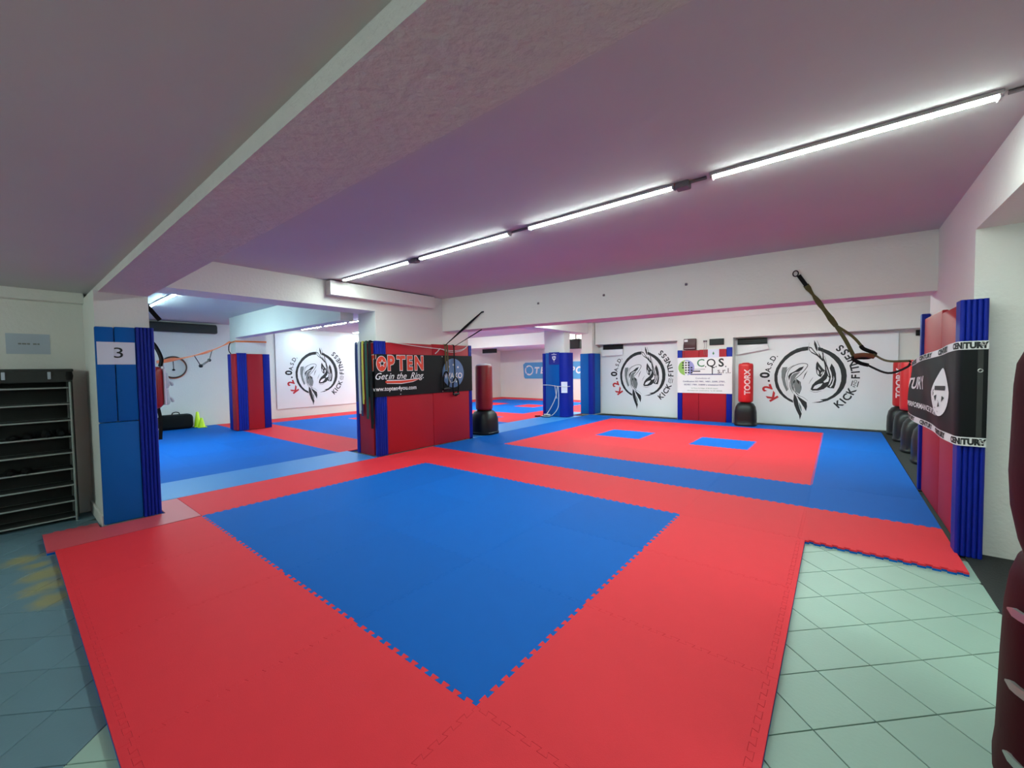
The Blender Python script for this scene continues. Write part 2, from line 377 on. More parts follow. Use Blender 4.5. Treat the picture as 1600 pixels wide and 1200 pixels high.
for i in range(-5, 2):
    for j in range(-1, 11):
        if j == -1 and (i == -5 or i == 1): continue
        if i == 1 and j < 3: continue
        if j == -1: c = 'red'
        elif j <= 2: c = 'blue' if -4 <= i <= -1 else 'red'
        elif j == 3: c = 'red'
        elif j == 4: c = 'blue'
        elif j <= 9: c = 'red' if -4 <= i <= 0 else 'blue'
        else: c = 'blue'
        if (i, j) in ((-3, 7), (-1, 7)): c = 'blue'
        k = {}; st = ''
        if i == 1: st += 'R'
        if i == -5: st += 'L'
        if i == -5 and j == 0: st += 'B'; k['y0'] = 0.0
        if j == 10: st += 'T'; k['y1'] = 0.72
        if j == 10 and i == -5: k['y1'] = 0.56
        if i == -4 and j == -1: st += 'L'
        put_mat(i, j, c, straight=st, **k)
# finishing strips along the two free edges of the red border
def strip(pts, name='border_strip'):
    me = mat_mesh(name, pts, 'red', 'blue'); o = bpy.data.objects.new(name, me); COL.objects.link(o); o.parent = floor; o.location = (0, 0, -0.0004)
for j in range(-1, 3): strip([(1.042, j), (1.042, j + 1), (1.0, j + 1)] + [(1.0 + d, j + t) for t, d in reversed(WV)] + [(1.0, j)])
for i in range(-4, 1): strip([(i, -1.042), (i + 1, -1.042), (i + 1, -1.0)] + [(i + t, -1.0 + d) for t, d in reversed(WV)] + [(i, -1.0)])
# worn mat fitted round the entrance pillar
pk = mat_mesh('worn_red_mat', [(-4.62, -1.09), (-4.006, -1.09), (-4.006, -0.006), (-4.98, -0.006), (-4.98, -0.22), (-4.42, -0.22), (-4.42, -0.72), (-4.62, -0.72)] + [(-4.62 + (0.012 if (k // 2) % 2 else -0.012), -0.74 - 0.04 * ((k + 1) // 2)) for k in range(16)], 'pink', 'blue')
o = bpy.data.objects.new('worn_red_mat', pk); COL.objects.link(o); o.parent = floor; o.location = (0, 0, 0.003)
# light blue joining strips between the rooms
for j in (0, 1, 2): put_mat(-6, j, 'lblue', straight='L' + ('T' if j == 2 else '') + 'R' + ('B' if j == 0 else ''), y1=0.76 if j == 2 else 1, y0=-0.2 if j == 0 else 0, dz=0.002)
for j in range(5, 11): put_mat(-6, j, 'lblue', straight='LR' + ('B' if j == 5 else ''), y0=0.17 if j == 5 else 0, x1=0.99 if j < 10 else 0.6, dz=0.002)
# left and far rooms
for i in range(-13, -6):
    for k in range(-1, 15):
        y = 0.6 + k
        if k < 2: c = 'blue'
        elif k == 2: c = 'red'
        elif k <= 6: c = 'blue' if i >= -12 else 'red'
        elif k <= 8: c = 'red'
        elif k <= 13: c = 'blue' if -12 <= i < -7 else 'red'
        else: c = 'red'
        if (k == 5 and i in (-11, -9)) or (k == 11 and i in (-11, -9)): c = 'red'
        if k == 7 and i in (-8, -10): c = 'blue'
        put_mat(i, y, c, straight=('L' if i == -13 else '') + ('R' if i == -7 else '') + ('B' if k == -1 else '') + ('T' if k == 14 else ''))
for j in range(11, 15): put_mat(-6, j + 0.0, 'red', straight='LR', x1=0.94)
# black rubber sheets on the floor at right
def sheetbox(*b):
    bm = bmesh.new(); box(bm, *b, bev=0.002, seg=1); return link('rubber_sheet', bm, M['rubber'], floor)
sheetbox(2.045, 3.19, -0.6, 3.54, -0.035, -0.02)
sheetbox(2.015, 3.19, 5.56, 11.1, -0.035, -0.02)
sheetbox(-4.9, 2.01, 10.735, 11.15, -0.035, -0.024)
# ------------------------------------------------------------------ tube lights (running along x)
def half_tube(bm, x0, x1, y, z, w=0.028, d=0.012, n=10):
    """shallow half-round diffuser below the batten"""
    P = [(y + w * math.cos(math.pi * k / n), z - d * math.sin(math.pi * k / n)) for k in range(n + 1)]
    a = [bm.verts.new((x0, p, q)) for p, q in P]; b = [bm.verts.new((x1, p, q)) for p, q in P]
    for k in range(n): bm.faces.new((a[k], a[k + 1], b[k + 1], b[k]))
    bm.faces.new((a[0], b[0], b[n], a[n])); bm.faces.new(a); bm.faces.new(list(reversed(b)))
def tube_light(x0, x1, y, label, group, m='tube', conduit=None, zc=2.95):
    t = thing('tube_light', ((x0 + x1) / 2, y, zc - 0.09), label, 'light', group)
    bm = bmesh.new(); box(bm, x0 - 0.02, x1 + 0.02, y - 0.034, y + 0.034, zc - 0.022, zc, bev=0.004, seg=1); link('housing', bm, M['housing'], t)
    bm = bmesh.new(); half_tube(bm, x0, x1, y, zc - 0.022); tb = link('tube', bm, M[m], t, smooth=True)
    for x, s in ((x0, -1), (x1, 1)):
        bm = bmesh.new(); box(bm, min(x, x + s * 0.018), max(x, x + s * 0.018), y - 0.03, y + 0.03, zc - 0.042, zc - 0.018, bev=0.004, seg=1); link('end_cap', bm, M['housing'], tb)
    if conduit:
        bm = bmesh.new(); tube(bm, [(conduit[0], y + 0.01, zc - 0.012), (conduit[1], y + 0.01, zc - 0.012)], 0.012, 8)
        if len(conduit) > 2: box(bm, conduit[2] - 0.05, conduit[2] + 0.05, y - 0.03, y + 0.05, zc - 0.05, zc, bev=0.005, seg=1)
        link('conduit', bm, M['conduit'], t)
    return t
YL = 2.12
tube_light(-4.78, -3.16, YL, 'farthest of the four tube lights in a row on the main ceiling', 'main ceiling tube lights', conduit=(-3.12, -2.97, -3.05))
tube_light(-2.92, -1.48, YL, 'second farthest tube light in the row on the main ceiling', 'main ceiling tube lights', conduit=(-1.44, -1.25))
tube_light(-1.20, 0.20, YL, 'third tube light in the main ceiling row, next to the nearest', 'main ceiling tube lights', conduit=(0.24, 0.45, 0.28))
tube_light(0.50, 1.90, YL, 'nearest and largest-looking tube light at upper right', 'main ceiling tube lights', conduit=(1.94, 2.08))
for k, x in enumerate((-4.0, -2.3, -0.6, 1.1)):
    tube_light(x - 0.7, x + 0.7, 7.9, ['leftmost', 'second from left', 'third from left', 'rightmost'][k] + ' of four tube lights hidden behind the long beam over the back mats', 'tube lights behind the long beam', m='tubew')
tube_light(-8.74, -7.5, 0.72, 'tube light in the left room just right of the entrance pillar', 'left room tube lights', m='tubec')
tube_light(-10.03, -8.79, 0.72, 'tube light in the left room partly hidden behind the entrance pillar', 'left room tube lights', m='tubec')
for (a, b, l) in ((-12.85, -11.5, 'leftmost tube light above the left room fish banner'), (-11.3, -10.0, 'middle tube light above the left room fish banner'), (-9.8, -8.4, 'rightmost tube light above the left room fish banner')):
    tube_light(a, b, 5.1, l, 'tube lights over the fish banner', m='tubeb')
tube_light(-12.9, -11.4, 7.0, 'short tube light glimpsed beside the middle wall over the fish banner', 'tube lights over the fish banner', m='tubeb')
for x in (-11.0, -9.2): tube_light(x - 0.7, x + 0.7, 9.3, ('left' if x < -10 else 'right') + ' added fill tube on the far room ceiling, hidden by the middle wall', 'far room added fill lights', m='tubef')  # unseen lamps, added to brighten the far wall
tube_light(-7.25, -6.0, 12.7, 'upper of two tube lights seen between the blue columns', 'far room tube lights', m='tubef')
tube_light(-7.25, -6.0, 14.8, 'lower of two tube lights seen between the blue columns', 'far room tube lights', m='tubef')
tube_light(2.28, 3.1, 0.9, 'added fill tube under the right side beam, outside the frame', 'added alcove fill lights', m='tubea', zc=2.55)  # added off-frame to brighten the alcove wall; no lamp is seen here
def fill_lamp(x, label):  # unseen lamp, added as fill for the dim entrance floor and ceiling
    t = thing('fill_lamp', (x, -3.56, 1.95), label, 'light', 'added fill lamps behind the camera')
    bm = bmesh.new(); box(bm, x - 0.6, x + 0.6, -3.602, -3.57, 1.97, 2.03, bev=0.004, seg=1); link('housing', bm, M['housing'], t)
    bm = bmesh.new(); tube(bm, [(x - 0.58, -3.545, 2.0), (x + 0.58, -3.545, 2.0)], 0.024, 12); link('tube', bm, M['lamp'], t, smooth=True)
fill_lamp(-3.6, 'left added fill lamp in the entrance area behind the camera')
fill_lamp(0.4, 'right added fill lamp in the entrance area behind the camera')
# ------------------------------------------------------------------ wall pads
def pad(label, m, *b, bev=0.012, name='wall_pad', group=None):
    bm = bmesh.new(); box(bm, *b, bev=bev); return tag(link(name, bm, M[m], smooth=True), label, 'pad', group)
def ribbed(label, pts_fn, u0, u1, n, z0, z1, d=0.014, back=0.05, group=None):
    """foam bumper with vertical ribs; pts_fn(u, v) -> (x, y), v outward"""
    pts = []
    for k in range(n):
        a = u0 + (u1 - u0) * k / n; w = (u1 - u0) / n
        for j in range(7):
            t = j / 6; pts.append(pts_fn(a + w * t, d * (math.sin(math.pi * t) ** 0.6 if 0 < t < 1 else 0)))
    pts += [pts_fn(u1, -back), pts_fn(u0, -back)]
    bm = bmesh.new(); prism(bm, pts, z0, z1)
    return tag(link('corner_bumper', bm, M['rib']), label, 'bumper', group)
# entrance pillar
pad('upper left blue pad strip beside the number sign on entrance pillar', 'padblue', -4.488, -4.447, -0.69, -0.553, 1.03, 1.985)
pad('upper right blue pad panel on entrance pillar under the number sign', 'padblue', -4.488, -4.444, -0.549, -0.392, 1.03, 1.99)
pad('lower blue pad panel on entrance pillar near the shoe rack', 'padblue', -4.488, -4.445, -0.69, -0.392, 0.005, 1.026)
ribbed('dark blue ribbed bumper on entrance pillar edge', lambda u, v: (-4.445 + v, u), -0.389, -0.245, 5, 0.005, 1.995, back=0.044)
t = thing('number_sign', (-4.436, -0.52, 1.61), 'white paper sign with number 3 on blue pillar pad', 'sign')
bm = bmesh.new(); box(bm, -4.443, -4.441, -0.68, -0.40, 1.61, 1.835); cl = link('paper', bm, M['paper'], t)
printed('numeral', [xf(text2d('3', 0.15, sx=1.25), -0.525, 1.722)], M['ink'], cl, lambda u, v, o: (-4.4405 + o, u, v), 0.001)
# middle wall
G_ = 'pads on the middle wall'
pad('narrow blue pad strip at left edge of the middle wall behind hanging belts', 'rib', -5.67, -5.575, 2.775, 2.838, 0.005, 2.0, group=G_)
pad('red pad under the hanging belts on the end of the middle wall', 'padred', -5.572, -5.14, 2.785, 2.838, 0.005, 2.0, group=G_)
ribbed('dark blue ribbed bumper on the corner of the middle wall', lambda u, v: (-5.03 + v, u), 2.785, 3.0, 5, 0.005, 2.03, back=0.048)
pad('left red pad panel below the black banner on middle wall', 'padred', -5.078, -5.028, 3.003, 4.06, 0.005, 2.01, group=G_)
pad('right red pad panel below the black banner on middle wall', 'padred', -5.078, -5.026, 4.063, 5.07, 0.005, 2.02, group=G_)
pad('blue pad strip at the right end of the middle wall beside the dark bag', 'rib', -5.62, -5.022, 5.125, 5.165, 0.005, 2.03, group=G_)
pad('thin blue edge pad right of the black banner on middle wall', 'rib', -5.078, -5.022, 5.073, 5.123, 0.005, 2.03, group=G_)
# left room column
pad('red pad on the column in the left room', 'padred', -10.888, -10.82, 2.74, 3.12, 0.012, 2.0)
ribbed('blue ribbed bumper on left edge of the left room column', lambda u, v: (-10.82 + v, u), 2.52, 2.735, 4, 0.012, 2.02, back=0.066)
pad('blue pad strip on right edge of the left room column', 'rib', -10.888, -10.815, 3.125, 3.29, 0.012, 2.0)
pad('narrow red pad on the shaded side of the left room column', 'padred', -11.10, -10.825, 2.46, 2.517, 0.012, 2.0)
pad('dark blue pad strip on the shaded side of the left room column', 'rib', -11.32, -11.104, 2.455, 2.517, 0.012, 2.0)
# far column with rope, back wall column
pad('plain blue pad with rope on the front column of the far room', 'padblue', -5.94, -5.43, 9.40, 9.447, 0.012, 1.985)
pad('deep blue pad strip left of the roped blue pad', 'rib', -6.05, -5.945, 9.395, 9.447, 0.012, 1.975)
bm = bmesh.new(); prism(bm, [(-5.425, 9.395), (-5.31, 9.40), (-5.22, 9.47), (-5.19, 9.58), (-5.19, 9.82), (-5.285, 9.82), (-5.285, 9.447), (-5.425, 9.447)], 0.012, 1.98)
tag(link('corner_bumper', bm, M['rib'], smooth=True), 'deep blue corner bumper right of the roped blue pad', 'bumper')
pad('plain blue pad on the column left of the first fish banner', 'padblue', -5.37, -5.07, 10.59, 10.638, 0.005, 1.97)
bm = bmesh.new(); prism(bm, [(-5.067, 10.585), (-4.98, 10.59), (-4.925, 10.64), (-4.915, 10.74), (-4.958, 10.74), (-4.958, 10.638), (-5.067, 10.638)], 0.005, 1.97)
tag(link('corner_bumper', bm, M['rib'], smooth=True), 'deep blue corner bumper on the column beside the first fish banner', 'bumper')
pad('blue side pad on the column touching the first fish banner', 'padblue', -4.958, -4.918, 10.745, 11.14, 0.005, 1.97)
# pilaster between the fish banners
pad('blue pad strip left of the red pads on the back wall pilaster', 'rib', -2.335, -2.205, 10.752, 10.798, -0.02, 1.965)
pad('left red pad under the sponsor banner on the back wall pilaster', 'padred', -2.2, -1.765, 10.755, 10.798, -0.02, 1.95)
pad('right red pad under the sponsor banner on the back wall pilaster', 'padred', -1.76, -1.08, 10.755, 10.798, -0.02, 1.96)
pad('blue pad strip right of the red pads on the back wall pilaster', 'rib', -1.075, -0.94, 10.752, 10.798, -0.02, 2.0)
# right pillar
pad('near red pad on the right pillar behind the black banner', 'padred', 2.03, 2.078, 3.57, 4.45, 0.005, 1.99)
pad('far red pad on the right pillar', 'padred', 2.028, 2.078, 4.453, 5.46, 0.005, 2.02)
pad('thin blue edge pad at the far end of the right pillar', 'rib', 2.0, 2.078, 5.463, 5.55, 0.005, 2.08)
ribbed('dark blue ribbed bumper on the near corner of the right pillar', lambda u, v: (u, 3.405 - v), 1.985, 2.135, 5, -0.015, 1.99, back=0.14)
# ------------------------------------------------------------------ fish banners
LOGO_K = [[(-0.014,1.008),(-0.163,0.996),(-0.336,0.951),(-0.511,0.852),(-0.688,0.697),(-0.834,0.484),(-0.935,0.282),(-0.991,0.064),(-0.989,-0.155),(-0.941,-0.401),(-0.836,-0.604),(-0.698,-0.763),(-0.54,-0.879),(-0.424,-0.933),(-0.44,-0.848),(-0.586,-0.759),(-0.722,-0.614),(-0.826,-0.426),(-0.89,-0.209),(-0.898,0.009),(-0.861,0.2),(-0.776,0.388),(-0.664,0.548),(-0.531,0.679),(-0.378,0.786),(-0.205,0.853),(-0.023,0.878)],[(0.382,0.921),(0.545,0.837),(0.687,0.731),(0.807,0.601),(0.917,0.41),(0.987,0.208),(1.009,0.008),(0.993,-0.218),(0.937,-0.394),(0.841,-0.56),(0.703,-0.704),(0.524,-0.825),(0.32,-0.898),(0.09,-0.913),(0.278,-0.866),(0.401,-0.83),(0.319,-0.799),(0.503,-0.749),(0.643,-0.642),(0.741,-0.525),(0.818,-0.358),(0.865,-0.168),(0.869,0.008),(0.841,0.21),(0.78,0.387),(0.669,0.554),(0.547,0.684),(0.383,0.805)],[(0.142,1.216),(0.206,1.07),(0.234,0.94),(0.223,0.824),(0.176,0.929),(0.137,1.073)],[(-0.01,1.002),(0.071,0.973),(0.156,0.839),(0.261,0.706),(0.397,0.548),(0.387,0.484),(0.22,0.682),(0.073,0.785),(-0.002,0.885)],[(0.248,0.978),(0.382,0.933),(0.375,0.805),(0.311,0.839),(0.243,0.862)],[(0.26,0.797),(0.323,0.679),(0.366,0.562),(0.382,0.933),(0.411,0.561),(0.387,0.523),(0.324,0.601),(0.271,0.719)],[(0.386,0.561),(0.417,0.573),(0.469,0.444),(0.521,0.29),(0.564,0.11),(0.599,-0.017),(0.583,-0.145),(0.528,-0.325),(0.418,-0.435),(0.274,-0.489),(0.107,-0.498),(0.056,-0.455),(0.101,-0.305),(0.187,-0.187),(0.331,-0.069),(0.416,0.06),(0.445,0.214),(0.429,0.368)],[(0.202,0.411),(0.232,0.501),(0.306,0.37),(0.39,0.24),(0.441,0.188),(0.391,0.111),(0.331,-0.043),(0.3,-0.017),(0.269,0.003),(0.216,0.086),(0.195,0.268)],[(0.611,0.416),(0.682,0.287),(0.73,0.084),(0.741,-0.144),(0.719,-0.297),(0.684,-0.412),(0.559,-0.401),(0.494,-0.366),(0.578,-0.273),(0.636,-0.094),(0.61,0.11),(0.562,0.264)],[(-0.581,-0.004),(-0.526,0.089),(-0.394,0.169),(-0.264,0.287),(-0.131,0.335),(-0.188,0.22),(-0.274,0.149),(-0.372,0.134),(-0.46,0.084),(-0.521,-0.023),(-0.555,-0.166)],[(-0.337,-0.098),(-0.26,-0.19),(-0.265,-0.296),(-0.325,-0.204)],[(-0.435,-0.205),(-0.37,-0.098),(-0.401,-0.258)],[(-0.409,-0.606),(-0.342,-0.711),(-0.297,-0.843),(-0.27,-1.002),(-0.229,-1.16),(-0.18,-1.304),(-0.232,-1.512),(-0.253,-1.375),(-0.333,-1.192),(-0.395,-1.007),(-0.425,-0.848)],[(-0.332,-0.671),(-0.189,-0.786),(-0.048,-0.9),(-0.032,-1.044),(-0.064,-1.21),(-0.122,-1.075),(-0.187,-0.972),(-0.254,-0.841)],[(-0.159,-0.115),(-0.111,0.061),(-0.027,0.192),(-0.085,0.048),(-0.142,-0.097)]]
LOGO_G = [[(-0.753,0.307),(-0.606,0.318),(-0.649,0.117),(-0.675,-0.099),(-0.63,-0.315),(-0.577,-0.476),(-0.628,-0.544),(-0.72,-0.316),(-0.777,-0.045),(-0.779,0.172)],[(-0.524,-0.206),(-0.507,-0.018),(-0.416,0.089),(-0.231,0.146),(-0.345,0.009),(-0.413,-0.151),(-0.451,-0.366),(-0.398,-0.579),(-0.482,-0.433)],[(-0.348,-0.098),(-0.216,-0.203),(-0.21,-0.415),(-0.256,-0.628),(-0.366,-0.538),(-0.411,-0.379),(-0.424,-0.245)],[(-0.275,-0.895),(-0.197,-1.052),(-0.174,-1.237),(-0.218,-1.159),(-0.256,-1.015)]]
LOGO_W = [[(0.012,0.962),(0.071,0.929),(0.152,0.801),(0.209,0.734),(0.072,0.822),(0.019,0.892)],[(0.123,-0.435),(0.168,-0.335),(0.272,-0.271),(0.385,-0.244),(0.334,-0.34),(0.232,-0.428)],[(0.485,-0.094),(0.518,0.008),(0.556,-0.068),(0.533,-0.184),(0.425,-0.228),(0.405,-0.187)],[(0.229,0.216),(0.271,0.159),(0.289,0.039),(0.237,0.086)],[(0.261,0.319),(0.333,0.176),(0.277,0.228)],[(0.34,0.112),(0.391,0.163),(0.371,0.099),(0.33,0.047)],[(0.671,0.008),(0.692,-0.093),(0.649,-0.297),(0.596,-0.38),(0.567,-0.365),(0.628,-0.247),(0.661,-0.119)],[(0.466,0.342),(0.529,0.111),(0.555,0.008),(0.535,0.008),(0.492,0.162)],[(-0.309,-0.763),(-0.232,-0.867),(-0.143,-1.049),(-0.187,-1.025),(-0.253,-0.908)]]
LOGO_S = [([(-0.566,-0.475),(-0.608,-0.26),(-0.614,-0.072),(-0.582,0.143),(-0.484,0.303),(-0.309,0.407),(-0.136,0.435),(-0.033,0.389),(-0.071,0.271),(-0.198,0.088),(-0.305,-0.031),(-0.37,-0.098),(-0.434,-0.258),(-0.41,-0.472),(-0.299,-0.656),(-0.146,-0.731),(-0.017,-0.846)],0.0098),([(-0.456,-0.339),(-0.388,-0.525),(-0.233,-0.708)],0.0079),([(-0.681,-0.153),(-0.66,0.09),(-0.583,0.251),(-0.418,0.382)],0.0079),([(-0.546,-0.206),(-0.511,-0.42),(-0.431,-0.607)],0.0098),([(0.009,-0.267),(0.061,-0.148),(0.123,-0.044)],0.0059),([(0.033,-0.502),(0.191,-0.551),(0.357,-0.495)],0.0059),([(0.215,1.199),(0.279,1.015),(0.363,0.78),(0.386,0.574)],0.0079),([(0.426,0.676),(0.458,0.547),(0.49,0.418)],0.0059),([(0.006,1.132),(-0.01,1.002)],0.0059),([(-0.238,-0.23),(-0.203,-0.415),(-0.256,-0.628)],0.0079)]

def fish_banner(S0, u0, u1, v0, v1, cu, cv, R, label, amp, folds):
    def wv(u, v): return amp * (0.5 + 0.5 * math.sin(folds[0] * u + folds[1] * v + 0.6 * math.sin(2.3 * v + u))) * (0.35 + 0.65 * abs((v - v0) / (v1 - v0) - 0.5) * 2)
    S = lambda u, v, o: S0(u, v, o + wv(u, v))
    c = S((u0 + u1) / 2, v0, 0)
    t = thing('fish_banner', c, label, 'banner')
    bm = bmesh.new(); sheet(bm, S, u0, u1, v0, v1, 48, 32); cl = link('cloth', bm, M['banner'], t, smooth=True, angle=80)
    X = lambda P: xf(P, cu, cv, R)
    printed('grey_fish_marking', [X(poly2d(q)) for q in LOGO_G], M['greyink'], cl, S, 0.003, 0.12, split=True)
    printed('brush_ring', [X(poly2d(q)) for q in LOGO_K[:2]], M['ink'], cl, S, 0.004, 0.12, split=True)
    printed('black_fish_marking', [X(poly2d(q)) for q in LOGO_K[2:]] + [X(stroke2d(q, w)) for q, w in LOGO_S], M['ink'], cl, S, 0.005, 0.12, split=True)
    printed('white_fish_marking', [X(poly2d(q)) for q in LOGO_W], M['banner'], cl, S, 0.0062, 0.12, split=True)
    def arc(ch, r, deg, size, inward, bold=0.0):
        a = math.radians(deg); rot = a - math.pi / 2 + (math.pi if inward else 0)
        g = text2d(ch, size, bold); return xf(g, cu + R * r * math.cos(a), cv + R * r * math.sin(a), 1.0, rot)
    s = R / 0.72
    printed('red_letter', [arc('K', 1.27, -144.5, 0.29 * s, False, 0.012), arc('2', 1.27, -160.5, 0.29 * s, False, 0.012)], M['redink'], cl, S, 0.004, 0.12, split=True)
    big = [arc('.', 1.27, -171.5, 0.29 * s, False, 0.01), arc('0', 1.27, 178.5, 0.29 * s, False, 0.012)]
    for ch, d in (('A', 169.5), ('.', 164.2), ('S', 159.0), ('.', 154.0), ('D', 148.6), ('.', 142.5)): big.append(arc(ch, 1.2, d, 0.17 * s, False, 0.003))
    for ch, d in (('K', -49.3), ('I', -41.8), ('C', -34.2), ('K', -24.3), ('F', -1.2), ('I', 5.8), ('T', 12.6), ('N', 21.0), ('E', 30.4), ('S', 39.3), ('S', 48.0)): big.append(arc(ch, 1.24, d, 0.215 * s, True, 0.006))
    big.append(arc('AND', 1.24, -11.7, 0.085 * s, True))
    for r in (1.165, 1.315):
        a0 = math.radians(-11.7); q = rect2d(-0.065 * s, 0.065 * s, -0.008, 0.008); big.append(xf(q, cu + R * r * math.cos(a0), cv + R * r * math.sin(a0), 1.0, a0 - math.pi / 2 + math.pi))
    printed('letter', big, M['ink'], cl, S, 0.004, 0.12, split=True)
    return t
fish_banner(lambda u, v, o: (u, 11.135 - o, v), -0.93, 2.28, 0.0, 2.21, 0.678, 1.227, 0.72, 'largest white fish logo banner, on back wall beside the row of red bags', 0.02, (1.3, 2.2))
fish_banner(lambda u, v, o: (u, 11.135 - o, v), -4.88, -2.40, 0.0, 2.21, -3.51, 1.272, 0.715, 'white fish logo banner between blue column and sponsor pilaster', 0.022, (2.6, 0.5))
fish_banner(lambda u, v, o: (-13.03 + o, u, v), 4.3, 7.35, 0.3, 2.78, 5.64, 1.46, 0.74, 'white fish logo banner on the left room wall', 0.016, (2.2, 2.8))
# ------------------------------------------------------------------ sponsor banner on the middle wall
def S_mid(u, v, o):
    if u >= 2.76: return (-5.010 + o, u, v)
    return (-5.010 - (2.76 - u), 2.758 - o, v)
t = thing('black_sponsor_banner', (-5.01, 3.9, 1.05), 'black TOP TEN banner stretched across the red pads of the middle wall', 'banner')
bm = bmesh.new(); sheet(bm, S_mid, 2.56, 5.155, 1.05, 1.80, 52, 6, 0.003); cl = link('cloth', bm, M['bblack'], t)
star = [((0.075 if k % 2 == 0 else 0.032) * math.cos(math.pi / 2 + k * math.pi / 5), (0.075 if k % 2 == 0 else 0.032) * math.sin(math.pi / 2 + k * math.pi / 5)) for k in range(10)]
big = lambda b, grow: [xf(text2d('T', 0.35, b, sx=0.72), 2.70, 1.63), disc2d(2.895, 1.63, 0.098 + grow, 28, 0.132 + grow), xf(text2d('P', 0.35, b, sx=0.78), 3.085, 1.63), xf(text2d('T', 0.35, b, sx=0.8), 3.305, 1.63), xf(text2d('E', 0.35, b, sx=0.72), 3.495, 1.63), xf(text2d('N', 0.35, b, sx=0.8), 3.715, 1.63)]
printed('letter_outline', big(0.026, 0.009), M['whiteink'], cl, S_mid, 0.0015, 0.05, split=True)
printed('letter', big(0.016, 0.0), M['orangeink'], cl, S_mid, 0.0030, 0.05, split=True)
printed('star_outline', [xf(poly2d(star), 2.905, 1.635)], M['whiteink'], cl, S_mid, 0.0045)
printed('star', [xf(poly2d(star), 2.905, 1.635, 0.68)], M['bblack'], cl, S_mid, 0.006)
printed('slogan_word', [xf(text2d(w, 0.165, 0.001, 0.4), u, 1.405) for w, u in (('Get', 2.87), ('in', 3.08), ('the', 3.30), ('Ring.', 3.66))], M['whiteink'], cl, S_mid, 0.0015, 0.05, split=True)
swo = [(2.74, 1.345), (3.0, 1.325), (3.3, 1.32), (3.74, 1.345), (3.55, 1.30), (3.3, 1.275), (3.0, 1.285)]
printed('swoosh_edge', [poly2d([(2.72, 1.358), (3.0, 1.342), (3.3, 1.336), (3.78, 1.36), (3.56, 1.29), (3.3, 1.263), (3.0, 1.275)])], M['whiteink'], cl, S_mid, 0.0015)
printed('swoosh', [poly2d(swo)], M['orangeink'], cl, S_mid, 0.003)
printed('web_address', [xf(text2d('www.topten4you.com', 0.105, 0.002), 3.17, 1.185)], M['whiteink'], cl, S_mid, 0.0015, 0.05)
printed('globe_emblem', [disc2d(4.60, 1.44, 0.30, 40)], M['emblem'], cl, S_mid, 0.0015)
printed('emblem_mark', [xf(text2d('WAKO', 0.16, 0.004), 4.60, 1.38)] + [disc2d(4.60 + a, 1.44 + b, 0.022, 10) for a, b in ((-0.13, 0.13), (0.0, 0.17), (0.13, 0.12), (-0.1, -0.17), (0.08, -0.18))], M['whiteink'], cl, S_mid, 0.003, split=True)
bm = bmesh.new()
for y, z in ((3.28, 1.775), (3.28, 1.075), (4.3, 1.775), (4.3, 1.075)): box(bm, -5.009, -5.006, y - 0.01, y + 0.01, z - 0.01, z + 0.01)
link('eyelets', bm, M['silver'], t)
# martial arts belts over the end of the middle wall
def belt(name, x, w, m, z0, label, z1=None, dx=0.0):
    t = thing(name, (x, 2.74, z0), label, 'belt', 'belts hanging on the middle wall')
    y = 2.742 if x < -5.2 else 2.738
    bm = bmesh.new(); ribbon(bm, smooth_path([(x, 2.80, 2.008), (x, 2.765, 2.012), (x, y, 1.98), (x + dx * 0.4, y - 0.004, 1.5), (x + dx, y, z0)], 5), (1, 0, 0), w, 0.006); link('strand', bm, M[m], t)
    if z1 is not None:
        bm = bmesh.new(); ribbon(bm, smooth_path([(x + w * 0.5, 2.80, 2.018), (x + w * 0.5, 2.758, 2.022), (x + w * 0.5, y - 0.009, 1.98), (x + w * 0.4 + dx, y - 0.012, 1.4), (x + w * 0.5 + dx, y - 0.009, z1)], 5), (1, 0, 0), w, 0.006); link('strand', bm, M[m], t)
belt('navy_belt', -5.57, 0.055, 'navy', 0.95, 'navy blue belt hanging leftmost on the middle wall end')
belt('white_belt', -5.475, 0.055, 'rope', 0.74, 'white belt hanging beside the yellow belt', 0.8)
belt('yellow_belt', -5.36, 0.05, 'yellow', 0.92, 'yellow belt hanging between the white and green belts', 1.0)
belt('purple_belt', -5.405, 0.05, 'navy', 0.70, 'dark purple belt end showing below the yellow belt')
belt('green_belt', -5.255, 0.06, 'green', 0.66, 'dark green belt hanging beside the black belt', 0.72, 0.02)
belt('black_belt', -5.135, 0.065, 'black', 0.50, 'black belt hanging rightmost over the banner edge', 0.58, 0.04)
# white rope along the top of the pads
t = thing('white_rope', (-4.99, 3.9, 1.9), 'thin white rope slung along the top of the red middle pads', 'rope')
bm = bmesh.new(); tube(bm, smooth_path([(-5.02, 3.05, 2.02), (-4.99, 3.4, 1.985), (-4.985, 3.9, 1.945), (-4.985, 4.2, 1.93), (-4.985, 4.55, 1.90), (-4.99, 4.85, 1.935), (-5.02, 5.06, 2.03)], 6), 0.007, 6); link('rope_line', bm, M['rope'], t)
bm = bmesh.new(); tube(bm, smooth_path([(-4.985, 4.22, 1.93), (-4.98, 4.15, 1.87), (-4.985, 4.1, 1.83)], 4), 0.009, 6); tube(bm, smooth_path([(-4.985, 4.22, 1.935), (-4.98, 4.5, 1.87), (-4.985, 4.8, 1.90), (-5.0, 4.98, 1.98)], 5), 0.006, 6); link('loose_end', bm, M['rope'], t)
